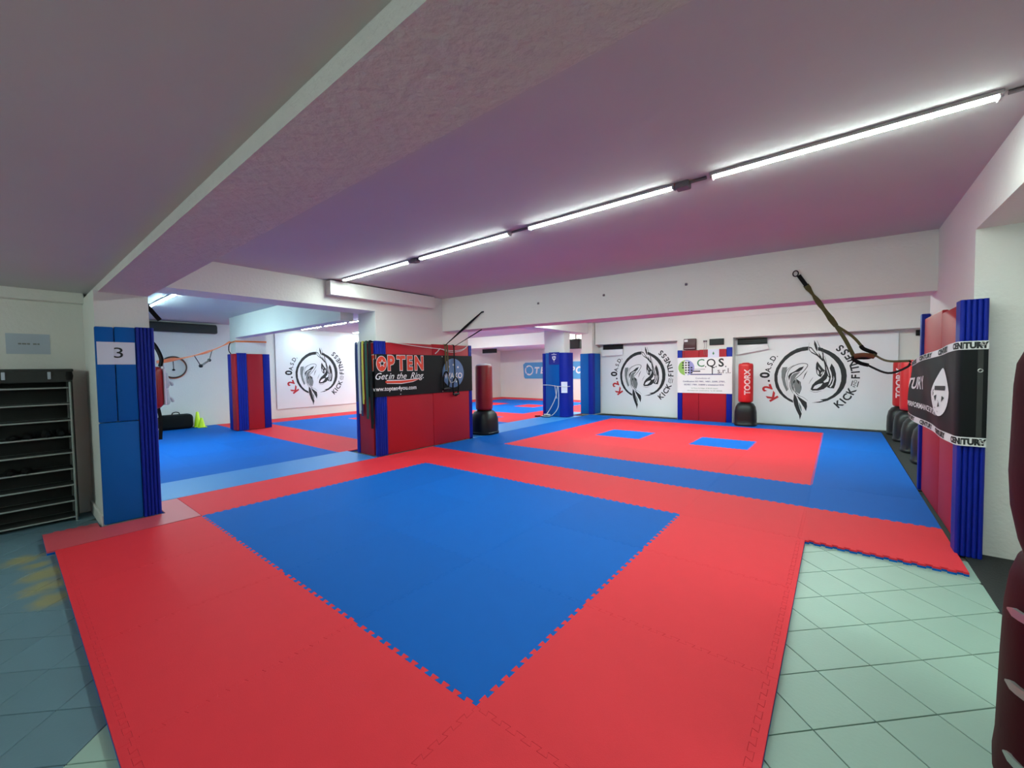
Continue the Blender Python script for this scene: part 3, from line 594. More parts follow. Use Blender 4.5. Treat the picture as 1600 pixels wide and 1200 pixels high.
# suspension trainer hanging in front of the emblem
t = thing('suspension_trainer', (-4.97, 4.5, 1.0), 'olive and black suspension trainer straps hanging over the round emblem', 'trainer')
for y, z0 in ((4.36, 1.50), (4.42, 1.45), (4.60, 1.35)):
    bm = bmesh.new(); ribbon(bm, smooth_path([(-5.03, y, 2.03), (-4.985, y, 2.0), (-4.975, y, 1.8), (-4.972, y + 0.01, z0)], 5), (0, 1, 0), 0.035, 0.004); link('strap', bm, M['olive' if y < 4.5 else 'black'], t)
for y, z in ((4.36, 1.28), (4.62, 1.16)):
    bm = bmesh.new(); tube(bm, [(-4.965, y + 0.075 * math.sin(a) * (1.0 if y < 4.5 else 1.1), z + 0.19 * math.cos(a)) for a in [2 * math.pi * k / 20 for k in range(20)]], 0.016, 6, closed=True); link('foot_loop', bm, M['black'], t, smooth=True)
    bm = bmesh.new(); tube(bm, [(-4.96, y - 0.08, z - 0.16), (-4.955, y + 0.08, z - 0.15)], 0.022, 8); link('handle', bm, M['blackp'], t, smooth=True)
bm = bmesh.new(); ribbon(bm, smooth_path([(-4.97, 4.40, 1.45), (-4.955, 4.45, 1.25), (-4.95, 4.58, 1.28), (-4.965, 4.62, 1.36)], 5), (1, 0, 0), 0.03, 0.004); link('buckle_strap', bm, M['rope'], t)
# straps from the middle wall up to the long beam
t = thing('anchor_strap', (-5.0, 4.56, 1.98), 'dark straps running from the middle wall pads up to the beam', 'strap')
bm = bmesh.new(); P = [Vector((-5.0, 4.36, 1.99)).lerp(Vector((-4.05, 4.455, 2.59)), k / 8) for k in range(9)]
ribbon(bm, P, [(0.3, 0.2 * math.sin(k), 1) for k in range(9)], [0.012, 0.02, 0.03, 0.035, 0.045, 0.045, 0.04, 0.03, 0.02], 0.006); link('upper_strap', bm, M['black'], t)
bm = bmesh.new(); P = [Vector((-5.01, 4.64, 1.99)).lerp(Vector((-4.18, 4.6, 2.285)), k / 6) for k in range(7)]
ribbon(bm, P, (0, 0.4, 1), [0.012, 0.012, 0.014, 0.02, 0.026, 0.026, 0.02], 0.005); link('lower_strap', bm, M['black'], t)
bm = bmesh.new(); tube(bm, [(-4.05, 4.45, 2.59), (-4.035, 4.50, 2.60)], 0.014, 8); link('hook', bm, M['blackp'], t)
# hooks screwed in the beam
for x, z in ((-2.84, 2.64), (-1.66, 2.65), (-0.45, 2.67)):
    y = 4.39 + (x + 5.08) / 7.18 * 0.71
    bm = bmesh.new(); tube(bm, [(x, y + 0.004, z), (x, y - 0.03, z), (x, y - 0.035, z - 0.012)], 0.009, 8); lathe(bm, x, y - 0.012, [(0.016, z - 0.016), (0.02, z), (0.016, z + 0.016)], 10)
    tag(link('ceiling_hook', bm, M['conduit']), 'small metal hook bolted to the long beam, %s' % {-2.84: 'leftmost of three', -1.66: 'middle of three', -0.45: 'rightmost of three'}[x], 'hook', 'hooks on the long beam')
# ------------------------------------------------------------------ standing bags
def bag(name, cx, cy, r, z0, z1, br, bz, m, label, text_off=None, whitetop=False, group=None, zf=0.0):
    t = thing(name, (cx, cy, zf), label, 'punching bag', group)
    bm = bmesh.new(); lathe(bm, cx, cy, [(r * 0.86, z0), (r * 0.97, z0 + 0.02), (r, z0 + 0.06), (r, (z0 + z1) / 2), (r, z1 - 0.06), (r * 0.97, z1 - 0.025), (r * 0.88, z1 - 0.005), (r * 0.6, z1)], 32)
    cl = link('bag_body', bm, M[m], t, smooth=True, angle=60)
    bm = bmesh.new(); lathe(bm, cx, cy, [(r * 0.55, bz - 0.03), (r * 0.55, z0 + 0.01)], 16); link('neck', bm, M['blackp'], t)
    bm = bmesh.new(); lathe(bm, cx, cy, [(br * 0.97, zf), (br, zf + 0.02), (br, zf + 0.05), (br * 0.96, zf + 0.06), (br * 0.97, zf + 0.16), (br * 0.95, bz * 0.6), (br * 0.86, bz * 0.82), (br * 0.68, bz * 0.95), (br * 0.45, bz)], 32, power=2.7)
    link('base', bm, M['blackp'], t, smooth=True, angle=50)
    bm = bmesh.new(); lathe(bm, cx, cy, [(r * 0.5, z1 - 0.002), (r * 0.5, z1 + 0.012), (r * 0.3, z1 + 0.02)] if not whitetop else [(r * 0.92, z1 - 0.012), (r * 0.8, z1 + 0.012), (r * 0.45, z1 + 0.02), (r * 0.3, z1 + 0.035)], 24); link('top_cap', bm, M['whiteink' if whitetop else m], t, smooth=True)
    if text_off is not None:
        a0 = math.atan2(-1.2723 - cy, 1.2509 - cx) + text_off
        S = lambda u, v, o: (cx + (r + o) * math.cos(a0 + u / r), cy + (r + o) * math.sin(a0 + u / r), v)
        zc = (z0 + z1) / 2 + 0.02
        g = lambda b: [xf(text2d('TOORX', 0.185, b, sx=0.95), 0, zc, 1.0, math.pi / 2)]
        printed('letter_outline', g(0.004), M['whiteink'], cl, S, 0.002, 0.03, split=True)
        printed('letter', g(-0.006), M[m], cl, S, 0.0035, 0.03, split=True)
    return t
bag('standing_bag', -0.57, 10.42, 0.165, 0.59, 1.56, 0.25, 0.58, 'bagred', 'red standing punching bag alone between sponsor pilaster and large fish banner', 0.25, zf=0.0)
for k, (x, y, l) in enumerate(((2.33, 10.72, 'farthest of the four red standing bags at right'), (2.36, 9.75, 'second farthest of the four red standing bags at right'), (2.36, 8.45, 'third of the four red standing bags at right, its base half hidden'), (2.39, 7.45, 'nearest of the four red standing bags at right beside the pillar'))):
    bag('standing_bag', x, y, 0.165, 0.59, 1.55, 0.26, 0.58, 'bagred', l, {0: -0.3, 3: -0.25}.get(k), group='row of red standing bags', zf=-0.02)
bag('dark_standing_bag', -5.24, 5.78, 0.20, 0.56, 1.61, 0.31, 0.56, 'bagdark', 'dark red standing bag with white top behind the middle wall', whitetop=True, zf=0.003)
# ------------------------------------------------------------------ back wall details
def vent(x0, x1, z0, z1, y, flap, label):
    t = thing('air_vent', ((x0 + x1) / 2, y, z0), label, 'vent')
    bm = bmesh.new(); box(bm, x0, x1, y - 0.03, y, z0, z1, bev=0.004, seg=1); link('opening', bm, M['blackp'], t)
    for k in range(3):
        bm = bmesh.new(); z = z0 + (z1 - z0) * (k + 0.5) / 3; box(bm, x0 + 0.015, x1 - 0.015, y - 0.036, y - 0.028, z - 0.006, z + 0.006); link('slat', bm, M['black'], t)
    if flap:
        bm = bmesh.new(); f = [(x, y - 0.04 - 0.02 * (k % 2), z) for k, (x, z) in enumerate(flap)]
        a = [bm.verts.new(p) for p in f]; b = [bm.verts.new((p[0], p[1] + 0.003, p[2])) for p in f]
        bm.faces.new(a); bm.faces.new(list(reversed(b)))
        for i in range(4): bm.faces.new((a[i], a[(i + 1) % 4], b[(i + 1) % 4], b[i]))
        link('folded_flap', bm, M['banner'], t)
vent(-4.78, -4.1, 2.09, 2.24, 11.09, [(-4.80, 2.075), (-4.10, 2.085), (-4.09, 1.90), (-4.79, 1.87)], 'black air vent over the corner of the banner beside the blue column')
vent(-0.87, -0.19, 2.065, 2.215, 11.09, [(-0.88, 2.05), (-0.20, 2.05), (-0.14, 1.93), (-0.86, 1.80)], 'black air vent with folded flap over the largest fish banner')
vent(2.55, 3.1, 2.10, 2.22, 11.15, None, 'black air vent over the corner behind the row of red bags')
t = thing('white_sponsor_banner', (-1.64, 10.74, 0.76), 'white C.Q.S. s.r.l. sponsor banner with globe on the red pilaster', 'banner')
S_c = lambda u, v, o: (u, 10.744 - o, v)
bm = bmesh.new(); sheet(bm, S_c, -2.335, -0.935, 0.765, 1.75, 20, 14, 0.003); cl = link('cloth', bm, M['banner'], t)
half = lambda a0, a1: poly2d([(-2.09 + 0.215 * math.cos(a0 + (a1 - a0) * k / 16), 1.47 + 0.215 * math.sin(a0 + (a1 - a0) * k / 16)) for k in range(17)])
printed('globe_green', [half(math.pi * 0.55, math.pi * 1.45)], M['limeink'], cl, S_c, 0.002)
printed('globe_lilac', [half(-math.pi * 0.45, math.pi * 0.55)], M['lilacink'], cl, S_c, 0.002)
printed('globe_white', [poly2d([(-2.16, 1.64), (-2.05, 1.66), (-2.02, 1.29), (-2.13, 1.28)])], M['banner'], cl, S_c, 0.003)
printed('globe_window', [rect2d(-2.2 + a * 0.075, -2.15 + a * 0.075, 1.31 + b * 0.07, 1.35 + b * 0.07) for a in range(4) for b in range(5) if (a, b) not in ((0, 0), (0, 1), (3, 3), (3, 4))], M['ink'], cl, S_c, 0.004, split=True)
printed('green_letter', [xf(text2d('C', 0.30, 0.002), -1.71, 1.585)], M['greenink'], cl, S_c, 0.002)
printed('dark_letter', [xf(text2d('Q', 0.30, 0.002), -1.45, 1.585), xf(text2d('S', 0.30, 0.008), -1.20, 1.585), disc2d(-1.585, 1.49, 0.016, 10), disc2d(-1.325, 1.49, 0.016, 10), disc2d(-1.09, 1.49, 0.016, 10), xf(text2d('s.r.l.', 0.2, 0.0), -1.13, 1.37), rect2d(-1.43, -1.405, 1.28, 1.52), rect2d(-1.95, -1.72, 1.355, 1.385), rect2d(-1.93, -1.6, 1.418, 1.428)], M['ink'], cl, S_c, 0.002, split=True)
printed('navy_bar', [rect2d(-1.98, -1.18, 1.268, 1.295)], M['navyink'], cl, S_c, 0.003)
printed('navy_text_line', [xf(text2d('Consulenza ed', 0.062), -1.66, 1.175), xf(text2d('Certificazioni ISO 9001, 14001, 22000, 27001,', 0.058, 0.001), -1.64, 1.085), xf(text2d('ISO/IEC 17001, SA8000 e attestazioni SOA', 0.058, 0.001), -1.64, 0.995)], M['navyink'], cl, S_c, 0.002, split=True)
printed('green_text_line', [xf(text2d('Via Marco Foi Paligan, 20 80 40 Volpano', 0.042), -1.62, 0.90), xf(text2d('informazioni.com  assistenzafirme  Tel. 001 0000000', 0.042), -1.62, 0.835)], M['greenink'], cl, S_c, 0.002, split=True)
t = thing('electrical_box', (-1.99, 10.72, 1.95), 'dark maroon electrical box with white sticker on the back wall', 'box')
bm = bmesh.new(); box(bm, -2.15, -1.83, 10.70, 10.80, 1.965, 2.275, bev=0.015); link('case', bm, M['maroon'], t, smooth=True)
bm = bmesh.new(); box(bm, -2.13, -2.04, 10.695, 10.70, 2.19, 2.25); link('sticker', bm, M['whiteink'], t)
bm = bmesh.new(); box(bm, -2.13, -1.85, 10.688, 10.70, 2.0, 2.012); link('handle_rim', bm, M['silver'], t)
bm = bmesh.new(); tube(bm, smooth_path([(-2.16, 10.78, 2.2), (-2.175, 10.77, 2.05), (-2.16, 10.742, 1.95), (-2.15, 10.735, 1.75)], 5), 0.005, 6); link('cable', bm, M['blackp'], t)
t = thing('wall_socket', (-1.6, 10.78, 2.1), 'small white wall socket with two plugs and cables on the back wall', 'socket')
bm = bmesh.new(); box(bm, -1.66, -1.55, 10.78, 10.80, 2.15, 2.23, bev=0.004); link('plate', bm, M['housing'], t)
for x in (-1.63, -1.58):
    bm = bmesh.new(); box(bm, x - 0.017, x + 0.017, 10.755, 10.78, 2.17, 2.205, bev=0.004); link('plug', bm, M['maroon'], t)
    bm = bmesh.new(); tube(bm, smooth_path([(x, 10.762, 2.17), (x + 0.01, 10.765, 2.05), (x, 10.745, 1.96), (x + 0.01, 10.735, 1.8)], 5), 0.004, 6); link('cable', bm, M['conduit'], t)
t = thing('louvre_panel', (-1.32, 10.76, 2.06), 'black louvred panel above the red pads on the back wall', 'panel')
bm = bmesh.new(); box(bm, -1.5, -1.14, 10.765, 10.80, 2.07, 2.24, bev=0.008); link('frame', bm, M['blackp'], t)
for k in range(4):
    bm = bmesh.new(); box(bm, -1.47, -1.17, 10.757, 10.767, 2.10 + 0.033 * k, 2.114 + 0.033 * k); link('slat', bm, M['dgrey'], t)
t = thing('paper_card', (-1.39, 10.74, 1.73), 'white card with teal drop mark pinned above the C.Q.S. banner', 'card')
bm = bmesh.new(); box(bm, -1.53, -1.25, 10.735, 10.738, 1.735, 1.96); cl = link('sheet', bm, M['paper'], t)
printed('drop_mark', [poly2d([(-1.39, 1.90), (-1.365, 1.845), (-1.38, 1.815), (-1.40, 1.815), (-1.415, 1.845)])], M['greenink'], cl, lambda u, v, o: (u, 10.735 - o, v), 0.001)
# ------------------------------------------------------------------ far room
t = thing('sponsor_board', (-9.1, 15.6, 1.0), 'sky blue TECNOSPORT board on the far wall behind blue columns', 'sign')
bm = bmesh.new(); b2 = [(-11.38, 1.0), (-6.9, 1.0), (-6.9, 1.82), (-11.35, 1.82), (-11.5, 1.72), (-11.45, 1.08)]
a = [bm.verts.new((x, 15.60, z)) for x, z in b2]; b = [bm.verts.new((x, 15.618, z)) for x, z in b2]; bm.faces.new(a); bm.faces.new(list(reversed(b)))
for i in range(6): bm.faces.new((a[i], a[(i + 1) % 6], b[(i + 1) % 6], b[i]))
cl = link('board', bm, M['skyblue'], t)
S_t = lambda u, v, o: (u, 15.60 - o, v)
printed('letter', [xf(text2d(ch, 0.44, 0.018, 0.15), -10.66 + 0.345 * k, 1.40) for k, ch in enumerate('TECNOSPORT')], M['whiteink'], cl, S_t, 0.003, split=True)
ringp = lambda r0, r1, a0, a1, n=20: poly2d([(-11.12 + r0 * math.cos(a0 + (a1 - a0) * k / n), 1.42 + r0 * math.sin(a0 + (a1 - a0) * k / n)) for k in range(n + 1)] + [(-11.10 + r1 * math.cos(a1 + (a0 - a1) * k / n), 1.43 + r1 * math.sin(a1 + (a0 - a1) * k / n)) for k in range(n + 1)])
printed('swirl_mark', [ringp(0.26, 0.19, -2.2, 2.4), ringp(0.26, 0.22, 2.6, 3.9)], M['whiteink'], cl, S_t, 0.003, split=True)
t = thing('loudspeaker', (-6.37, 12.1, 2.2), 'dark loudspeaker hanging between the two blue columns', 'speaker')
bm = bmesh.new(); box(bm, -6.62, -6.15, 11.95, 12.2, 2.22, 2.58, bev=0.02); link('cabinet', bm, M['blackp'], t, smooth=True)
bm = bmesh.new(); box(bm, -6.59, -6.18, 11.942, 11.952, 2.25, 2.55, bev=0.004); link('grille', bm, M['dgrey'], t)
bm = bmesh.new(); tube(bm, [(-6.38, 12.1, 2.57), (-6.38, 12.1, 2.952)], 0.02, 8); link('bracket', bm, M['blackp'], t)
vent(-12.1, -11.2, 2.27, 2.465, 13.2, None, 'black air vent under the soffit beyond the dark red bag')
t = thing('navy_sign', (-5.61, 9.385, 1.62), 'navy blue sign with white crest on the roped blue pad', 'sign')
bm = bmesh.new(); box(bm, -5.80, -5.42, 9.388, 9.394, 1.62, 2.0); cl = link('panel', bm, M['navysign'], t)
printed('crest', [poly2d([(-5.68, 1.87), (-5.60, 1.885), (-5.54, 1.87), (-5.55, 1.80), (-5.61, 1.735), (-5.67, 1.80)]), rect2d(-5.70, -5.52, 1.925, 1.94), poly2d([(-5.65, 1.95), (-5.61, 1.965), (-5.57, 1.95)]), poly2d([(-5.65, 1.72), (-5.61, 1.69), (-5.57, 1.72), (-5.61, 1.705)])], M['whiteink'], cl, lambda u, v, o: (u, 9.388 - o, v), 0.001, split=True)
printed('crest_mark', [poly2d([(-5.64, 1.85), (-5.61, 1.86), (-5.60, 1.80), (-5.63, 1.80)]), poly2d([(-5.60, 1.82), (-5.56, 1.85), (-5.57, 1.80)])], M['navysign'], cl, lambda u, v, o: (u, 9.388 - o, v), 0.002, split=True)
t = thing('notice', (-5.27, 9.41, 0.75), 'white notice taped on the corner bumper below the navy sign', 'notice')
bm = bmesh.new(); prism(bm, [(-5.345, 9.366), (-5.19, 9.468), (-5.194, 9.474), (-5.349, 9.372)], 0.755, 1.09); cl = link('sheet', bm, M['paper'], t)
t = thing('tied_rope', (-5.6, 9.37, 0.0), 'white rope tied round the blue column with loops down to the floor', 'rope')
bm = bmesh.new(); tube(bm, smooth_path([(-6.06, 9.6, 1.0), (-6.062, 9.39, 0.99), (-5.8, 9.382, 0.985), (-5.5, 9.382, 0.955), (-5.3, 9.38, 0.95), (-5.2, 9.46, 0.945), (-5.178, 9.6, 0.95)], 5), 0.010, 6); link('band', bm, M['rope'], t)
bm = bmesh.new(); tube(bm, smooth_path([(-5.49, 9.37, 0.95), (-5.53, 9.35, 0.65), (-5.65, 9.30, 0.35), (-5.82, 9.25, 0.08), (-5.9, 9.22, 0.03)], 5), 0.010, 6); link('loop', bm, M['rope'], t)
bm = bmesh.new(); tube(bm, smooth_path([(-5.45, 9.37, 0.95), (-5.43, 9.35, 0.6), (-5.45, 9.33, 0.3), (-5.6, 9.27, 0.08), (-5.78, 9.24, 0.03)], 5), 0.010, 6); link('loop', bm, M['rope'], t)
bm = bmesh.new(); tube(bm, smooth_path([(-5.57, 9.36, 0.96), (-5.53, 9.35, 0.75), (-5.50, 9.35, 0.58)], 4), 0.008, 6); link('loose_end', bm, M['rope'], t)
t = thing('jump_rope_coil', (-5.85, 9.2, 0.003), 'coil of black and white rope on the mat at the foot of the blue column', 'rope')
for k in range(4):
    bm = bmesh.new(); tube(bm, [(-5.82 + (0.15 - 0.015 * k) * math.cos(a) + 0.02 * k, 9.20 + (0.10 - 0.01 * k) * math.sin(a), 0.02 + 0.022 * k) for a in [2 * math.pi * j / 20 for j in range(20)]], 0.011, 6, closed=True); link('coil', bm, M['black' if k % 2 == 0 else 'rope'], t)
bm = bmesh.new(); tube(bm, [(-6.15, 9.1, 0.022), (-5.98, 9.16, 0.03)], 0.02, 8); link('handle', bm, M['black'], t)
# ------------------------------------------------------------------ left room
t = thing('wall_heater', (-12.9, 1.3, 2.64), 'long black wall mounted unit near the ceiling of the left room', 'heater')
bm = bmesh.new(); box(bm, -13.05, -12.86, 0.2, 2.70, 2.65, 2.885, bev=0.03); link('casing', bm, M['dgrey'], t, smooth=True)
bm = bmesh.new(); box(bm, -13.04, -12.9, 0.22, 2.68, 2.885, 2.90); link('top_rail', bm, M['blackp'], t)
t = thing('gym_bag', (-12.75, 1.66, 0.0), 'black holdall lying on the blue mats against the left room wall', 'bag')
bm = bmesh.new(); box(bm, -12.98, -12.62, 1.27, 2.0, 0.003, 0.40, bev=0.10, seg=4); link('body', bm, M['black'], t, smooth=True, angle=80)
bm = bmesh.new(); tube(bm, smooth_path([(-12.8, 1.56, 0.385), (-12.8, 1.57, 0.44), (-12.8, 1.64, 0.465), (-12.8, 1.71, 0.44), (-12.8, 1.72, 0.385)], 4), 0.012, 6); link('carry_handle', bm, M['black'], t)
bm = bmesh.new(); tube(bm, [(-12.66, 1.36, 0.385), (-12.66, 1.91, 0.385)], 0.006, 6); link('zip', bm, M['dgrey'], t)
for (x, y, h, l) in ((-12.85, 2.13, 0.43, 'taller neon yellow cone beside the black holdall'), (-12.60, 2.16, 0.27, 'shorter neon yellow cone in front of the taller one')):
    t = thing('training_cone', (x, y, 0.0), l, 'cone', 'neon training cones')
    bm = bmesh.new(); lathe(bm, x, y, [(0.085, 0.02), (0.03, h - 0.01), (0.02, h)], 20); link('cone_body', bm, M['cone'], t, smooth=True)
    bm = bmesh.new(); box(bm, x - 0.1, x + 0.1, y - 0.1, y + 0.1, 0.003, 0.024, bev=0.006); link('foot', bm, M['cone'], t)
t = thing('hanging_hoop', (-13.0, 1.68, 1.4), 'brown and orange hoop hanging against the left room wall', 'hoop')
bm = bmesh.new(); tube(bm, [(-12.99, 1.68 + 0.285 * math.cos(a), 1.69 + 0.285 * math.sin(a)) for a in [2 * math.pi * k / 40 for k in range(40)]], 0.018, 8, closed=True); link('rim', bm, M['rubberhoop'], t, smooth=True)
bm = bmesh.new(); tube(bm, [(-13.025, 1.685 + 0.285 * math.cos(a), 1.665 + 0.285 * math.sin(a)) for a in [2 * math.pi * k / 40 for k in range(40)]], 0.014, 8, closed=True); link('orange_trim', bm, M['orange'], t, smooth=True)
A, B = Vector((-5.55, -0.03, 1.66)), Vector((-10.94, 2.42, 2.31))
def sl(tt): q = A.lerp(B, tt); q.z -= 0.3 * tt * (1 - tt); return q
t = thing('orange_strap', (-8.2, 1.2, 1.9), 'orange webbing strap stretched from the entrance pillar to the left room column', 'strap')
bm = bmesh.new(); ribbon(bm, [sl(k / 24) for k in range(25)], [(0, 0.5 * math.sin(k * 0.7), 1) for k in range(25)], [0.022 + 0.035 * max(0, math.sin(k * 0.62 + 0.4)) for k in range(25)], 0.004); link('webbing', bm, M['orange'], t)
bm = bmesh.new(); ribbon(bm, [(-11.29, 2.515, 2.30), (-11.285, 2.505, 2.30), (-11.0, 2.505, 2.31), (-10.885, 2.505, 2.32)], (0, 0, 1), 0.04, 0.004); ribbon(bm, [(-10.882, 2.51, 2.32), (-10.882, 3.25, 2.33)], (0, 0, 1), 0.04, 0.004); link('column_wrap', bm, M['orange'], t)
bm = bmesh.new(); tube(bm, smooth_path([(-10.99, 2.44, 2.30), (-11.05, 2.42, 2.2), (-11.06, 2.42, 2.08), (-11.0, 2.44, 2.0)], 5), 0.012, 6); link('tail', bm, M['black'], t)
t = thing('trapeze_bar', tuple(sl(0.45)), 'small black trapeze bar hanging from the orange strap', 'handle')
p0, p1 = sl(0.34), sl(0.60); q0, q1 = p0 + Vector((-0.45, 0.2, -0.17)), p1 + Vector((0.25, -0.12, -0.21))
for a, b in ((p0, q0), (p1, q1)):
    bm = bmesh.new(); tube(bm, [a, b], 0.008, 6); link('cord', bm, M['blackp'], t)
bm = bmesh.new(); tube(bm, [q0, q1], 0.016, 8); link('bar', bm, M['blackp'], t)
for q in (q0, q1):
    bm = bmesh.new(); lathe(bm, q.x, q.y, [(0.02, q.z - 0.03), (0.035, q.z), (0.02, q.z + 0.03)], 10); link('knob', bm, M['blackp'], t)
t = thing('pull_cord', (-12.9, 1.68, 1.6), 'small black handle dangling inside the hoop', 'handle')
bm = bmesh.new(); tube(bm, [(-12.97, 1.67, 1.90), (-12.97, 1.675, 1.63)], 0.010, 6); link('cord', bm, M['blackp'], t)
bm = bmesh.new(); lathe(bm, -12.97, 1.675, [(0.02, 1.59), (0.04, 1.61), (0.02, 1.64)], 10); link('knob', bm, M['blackp'], t)
# gear hanging on the far side of the entrance pillar
t = thing('kick_shield', (-5.1, -0.13, 1.08), 'red and white kick shield hanging behind the entrance pillar', 'shield')
bm = bmesh.new(); box(bm, -5.32, -4.92, -0.262, -0.08, 1.10, 1.60, bev=0.07, seg=3); link('pad_body', bm, M['bagdark'], t, smooth=True)
bm = bmesh.new(); box(bm, -5.30, -4.94, -0.086, -0.064, 1.14, 1.57, bev=0.012); link('white_panel', bm, M['paper'], t, smooth=True)
bm = bmesh.new(); ribbon(bm, smooth_path([(-5.1, -0.25, 2.0), (-5.1, -0.13, 1.86), (-5.1, -0.07, 1.7), (-5.1, -0.08, 1.6)], 5), (1, 0, 0), 0.12, 0.02); link('sling', bm, M['black'], t)
for z, l in ((1.42, 'upper grey glove hanging beside the kick shield'), (1.22, 'lower grey glove hanging beside the kick shield')):
    t = thing('sparring_glove', (-5.15, -0.025, z - 0.1), l, 'glove', 'grey gloves behind the pillar')
    bm = bmesh.new(); lathe(bm, -5.15, -0.025, [(0.022, z + 0.10), (0.026, z + 0.05), (0.034, z), (0.036, z - 0.05), (0.02, z - 0.09)][::-1], 14); link('mitt', bm, M['paperg'], t, smooth=True)
    bm = bmesh.new(); tube(bm, smooth_path([(-5.15, -0.005, z), (-5.15, 0.025, z - 0.02), (-5.15, 0.035, z - 0.06)], 4), [0.016] * 8 + [0.009], 8); link('thumb', bm, M['paperg'], t, smooth=True)
    bm = bmesh.new(); tube(bm, smooth_path([(-5.15, -0.025, z + 0.09), (-5.14, -0.045, z + 0.2), (-5.12, -0.07, z + 0.35)], 4), 0.006, 6); link('lace', bm, M['paperg'], t)
t = thing('hanging_strap', (-5.1, -0.1, 0.7), 'black strap dangling below the kick shield behind the pillar', 'strap')
bm = bmesh.new(); ribbon(bm, smooth_path([(-5.1, -0.12, 1.12), (-5.1, -0.10, 0.95), (-5.1, -0.11, 0.72)], 5), (0, 1, 0), 0.035, 0.005); link('webbing', bm, M['black'], t)
t = thing('ceiling_strap', (-5.6, -0.1, 2.2), 'black strap above the entrance pillar bumper near the left room light', 'strap')
bm = bmesh.new(); ribbon(bm, smooth_path([(-5.61, -0.14, 2.54), (-5.61, -0.11, 2.42), (-5.6, -0.04, 2.3), (-5.6, 0.03, 2.2)], 5), (0, 1, 0.3), 0.05, 0.012); link('webbing', bm, M['black'], t)
# ------------------------------------------------------------------ shoe rack
YR, YL2 = -0.83, -1.74
t = thing('shoe_rack', (-5.19, -1.28, -0.03), 'dark fabric covered shoe rack with pale rods beside the entrance pillar', 'rack')
ZS = [0.01 + 0.171 * k for k in range(9)]
for k, z in enumerate(ZS):
    bm = bmesh.new(); tube(bm, [(-5.05, YL2, z), (-5.05, YR, z)], 0.008, 8); tube(bm, [(-5.31, YL2, z), (-5.31, YR, z)], 0.008, 8); r_ = link('shelf_rods', bm, M['rod'], t)
    bm = bmesh.new(); box(bm, -5.31, -5.056, YL2, YR, z + 0.003, z + 0.006); link('shelf', bm, M['dgrey'], t)
for x, y in ((-5.05, YR), (-5.31, YR), (-5.05, YL2), (-5.31, YL2)):
    bm = bmesh.new(); tube(bm, [(x, y, -0.03), (x, y, 1.54)], 0.009, 8); link('post', bm, M['rod'], t)
bm = bmesh.new(); box(bm, -5.335, -5.328, YL2 - 0.02, YR + 0.02, 0.0, 1.55); link('back_cover', bm, M['dgrey'], t)
bm = bmesh.new(); box(bm, -5.335, -5.06, YR + 0.012, YR + 0.022, 0.0, 1.55); link('side_cover', bm, M['dgrey'], t)
bm = bmesh.new(); box(bm, -5.335, -5.06, YL2 - 0.022, YL2 - 0.012, 0.0, 1.55); link('side_cover', bm, M['dgrey'], t)
bm = bmesh.new(); box(bm, -5.34, -5.03, YL2 - 0.03, YR + 0.03, 1.545, 1.575, bev=0.008); box(bm, -5.045, -5.035, YL2 - 0.03, YR + 0.02, 1.44, 1.56); link('top_cover', bm, M['dgrey'], t)
for y in (-0.97, -1.265):
    bm = bmesh.new(); box(bm, -5.035, -5.026, y - 0.012, y + 0.012, 1.47, 1.545, bev=0.004); link('fastener', bm, M['paperg'], t)
bm = bmesh.new(); lathe(bm, -5.04, YR + 0.0, [(0.022, 1.46), (0.028, 1.5), (0.022, 1.545)], 12); link('corner_knob', bm, M['black'], t)
def shoe(x, y, z, label, h=0.075, L=0.24, w=0.088):
    t = thing('shoe', (x, y, z), label, 'shoe', 'dark shoes on the rack')
    out = [(x - L / 2 + L * (0.5 - 0.5 * math.cos(a)), y + w / 2 * math.sin(a) * (0.82 + 0.18 * math.cos(a + 2.6))) for a in [2 * math.pi * k / 20 for k in range(20)]]
    bm = bmesh.new(); prism(bm, [(2 * x - px, py) for px, py in out], z, z + 0.018); link('sole', bm, M['black'], t)
    bm = bmesh.new(); rings = []
    for s in range(7):
        u = s / 6; xx = x - L * 0.46 + L * 0.92 * u; ww = w * 0.46 * math.sin(math.pi * (0.12 + 0.8 * u)) ** 0.5; hh = h * (0.55 + 0.45 * math.cos(math.pi * (u - 0.62) * 1.3))
        rings.append([bm.verts.new((xx, y + ww * math.cos(a), z + 0.016 + hh * math.sin(a))) for a in [math.pi * k / 8 for k in range(9)]])
    for s in range(6):
        for k in range(8): bm.faces.new((rings[s][k], rings[s][k + 1], rings[s + 1][k + 1], rings[s + 1][k]))
    bm.faces.new(rings[0]); bm.faces.new(rings[-1]); link('upper', bm, M['black'], t, smooth=True)
ZA = ZS[5] + 0.007; ZB = ZS[3] + 0.007
shoe(-5.165, -0.905, ZA, 'right shoe of the dark pair nearest the rack post, upper shelf', 0.07)
shoe(-5.165, -1.005, ZA, 'left shoe of the dark pair nearest the rack post, upper shelf', 0.07)
shoe(-5.165, -1.13, ZA, 'flat dark slipper on the upper shelf, left of the pair', 0.035)
shoe(-5.165, -1.23, ZA, 'flat dark slipper at far left of the upper shoe shelf', 0.035)
shoe(-5.165, -1.15, ZB, 'right dark slipper on the lower shoe shelf', 0.04)
shoe(-5.165, -1.255, ZB, 'left dark slipper on the lower shoe shelf', 0.04)
t = thing('wall_notice', (-5.34, -1.09, 1.73), 'grey-white paper notice taped above the shoe rack', 'notice')
bm = bmesh.new(); box(bm, -5.349, -5.346, -1.235, -0.935, 1.735, 1.945); cl = link('paper', bm, M['paperg'], t)
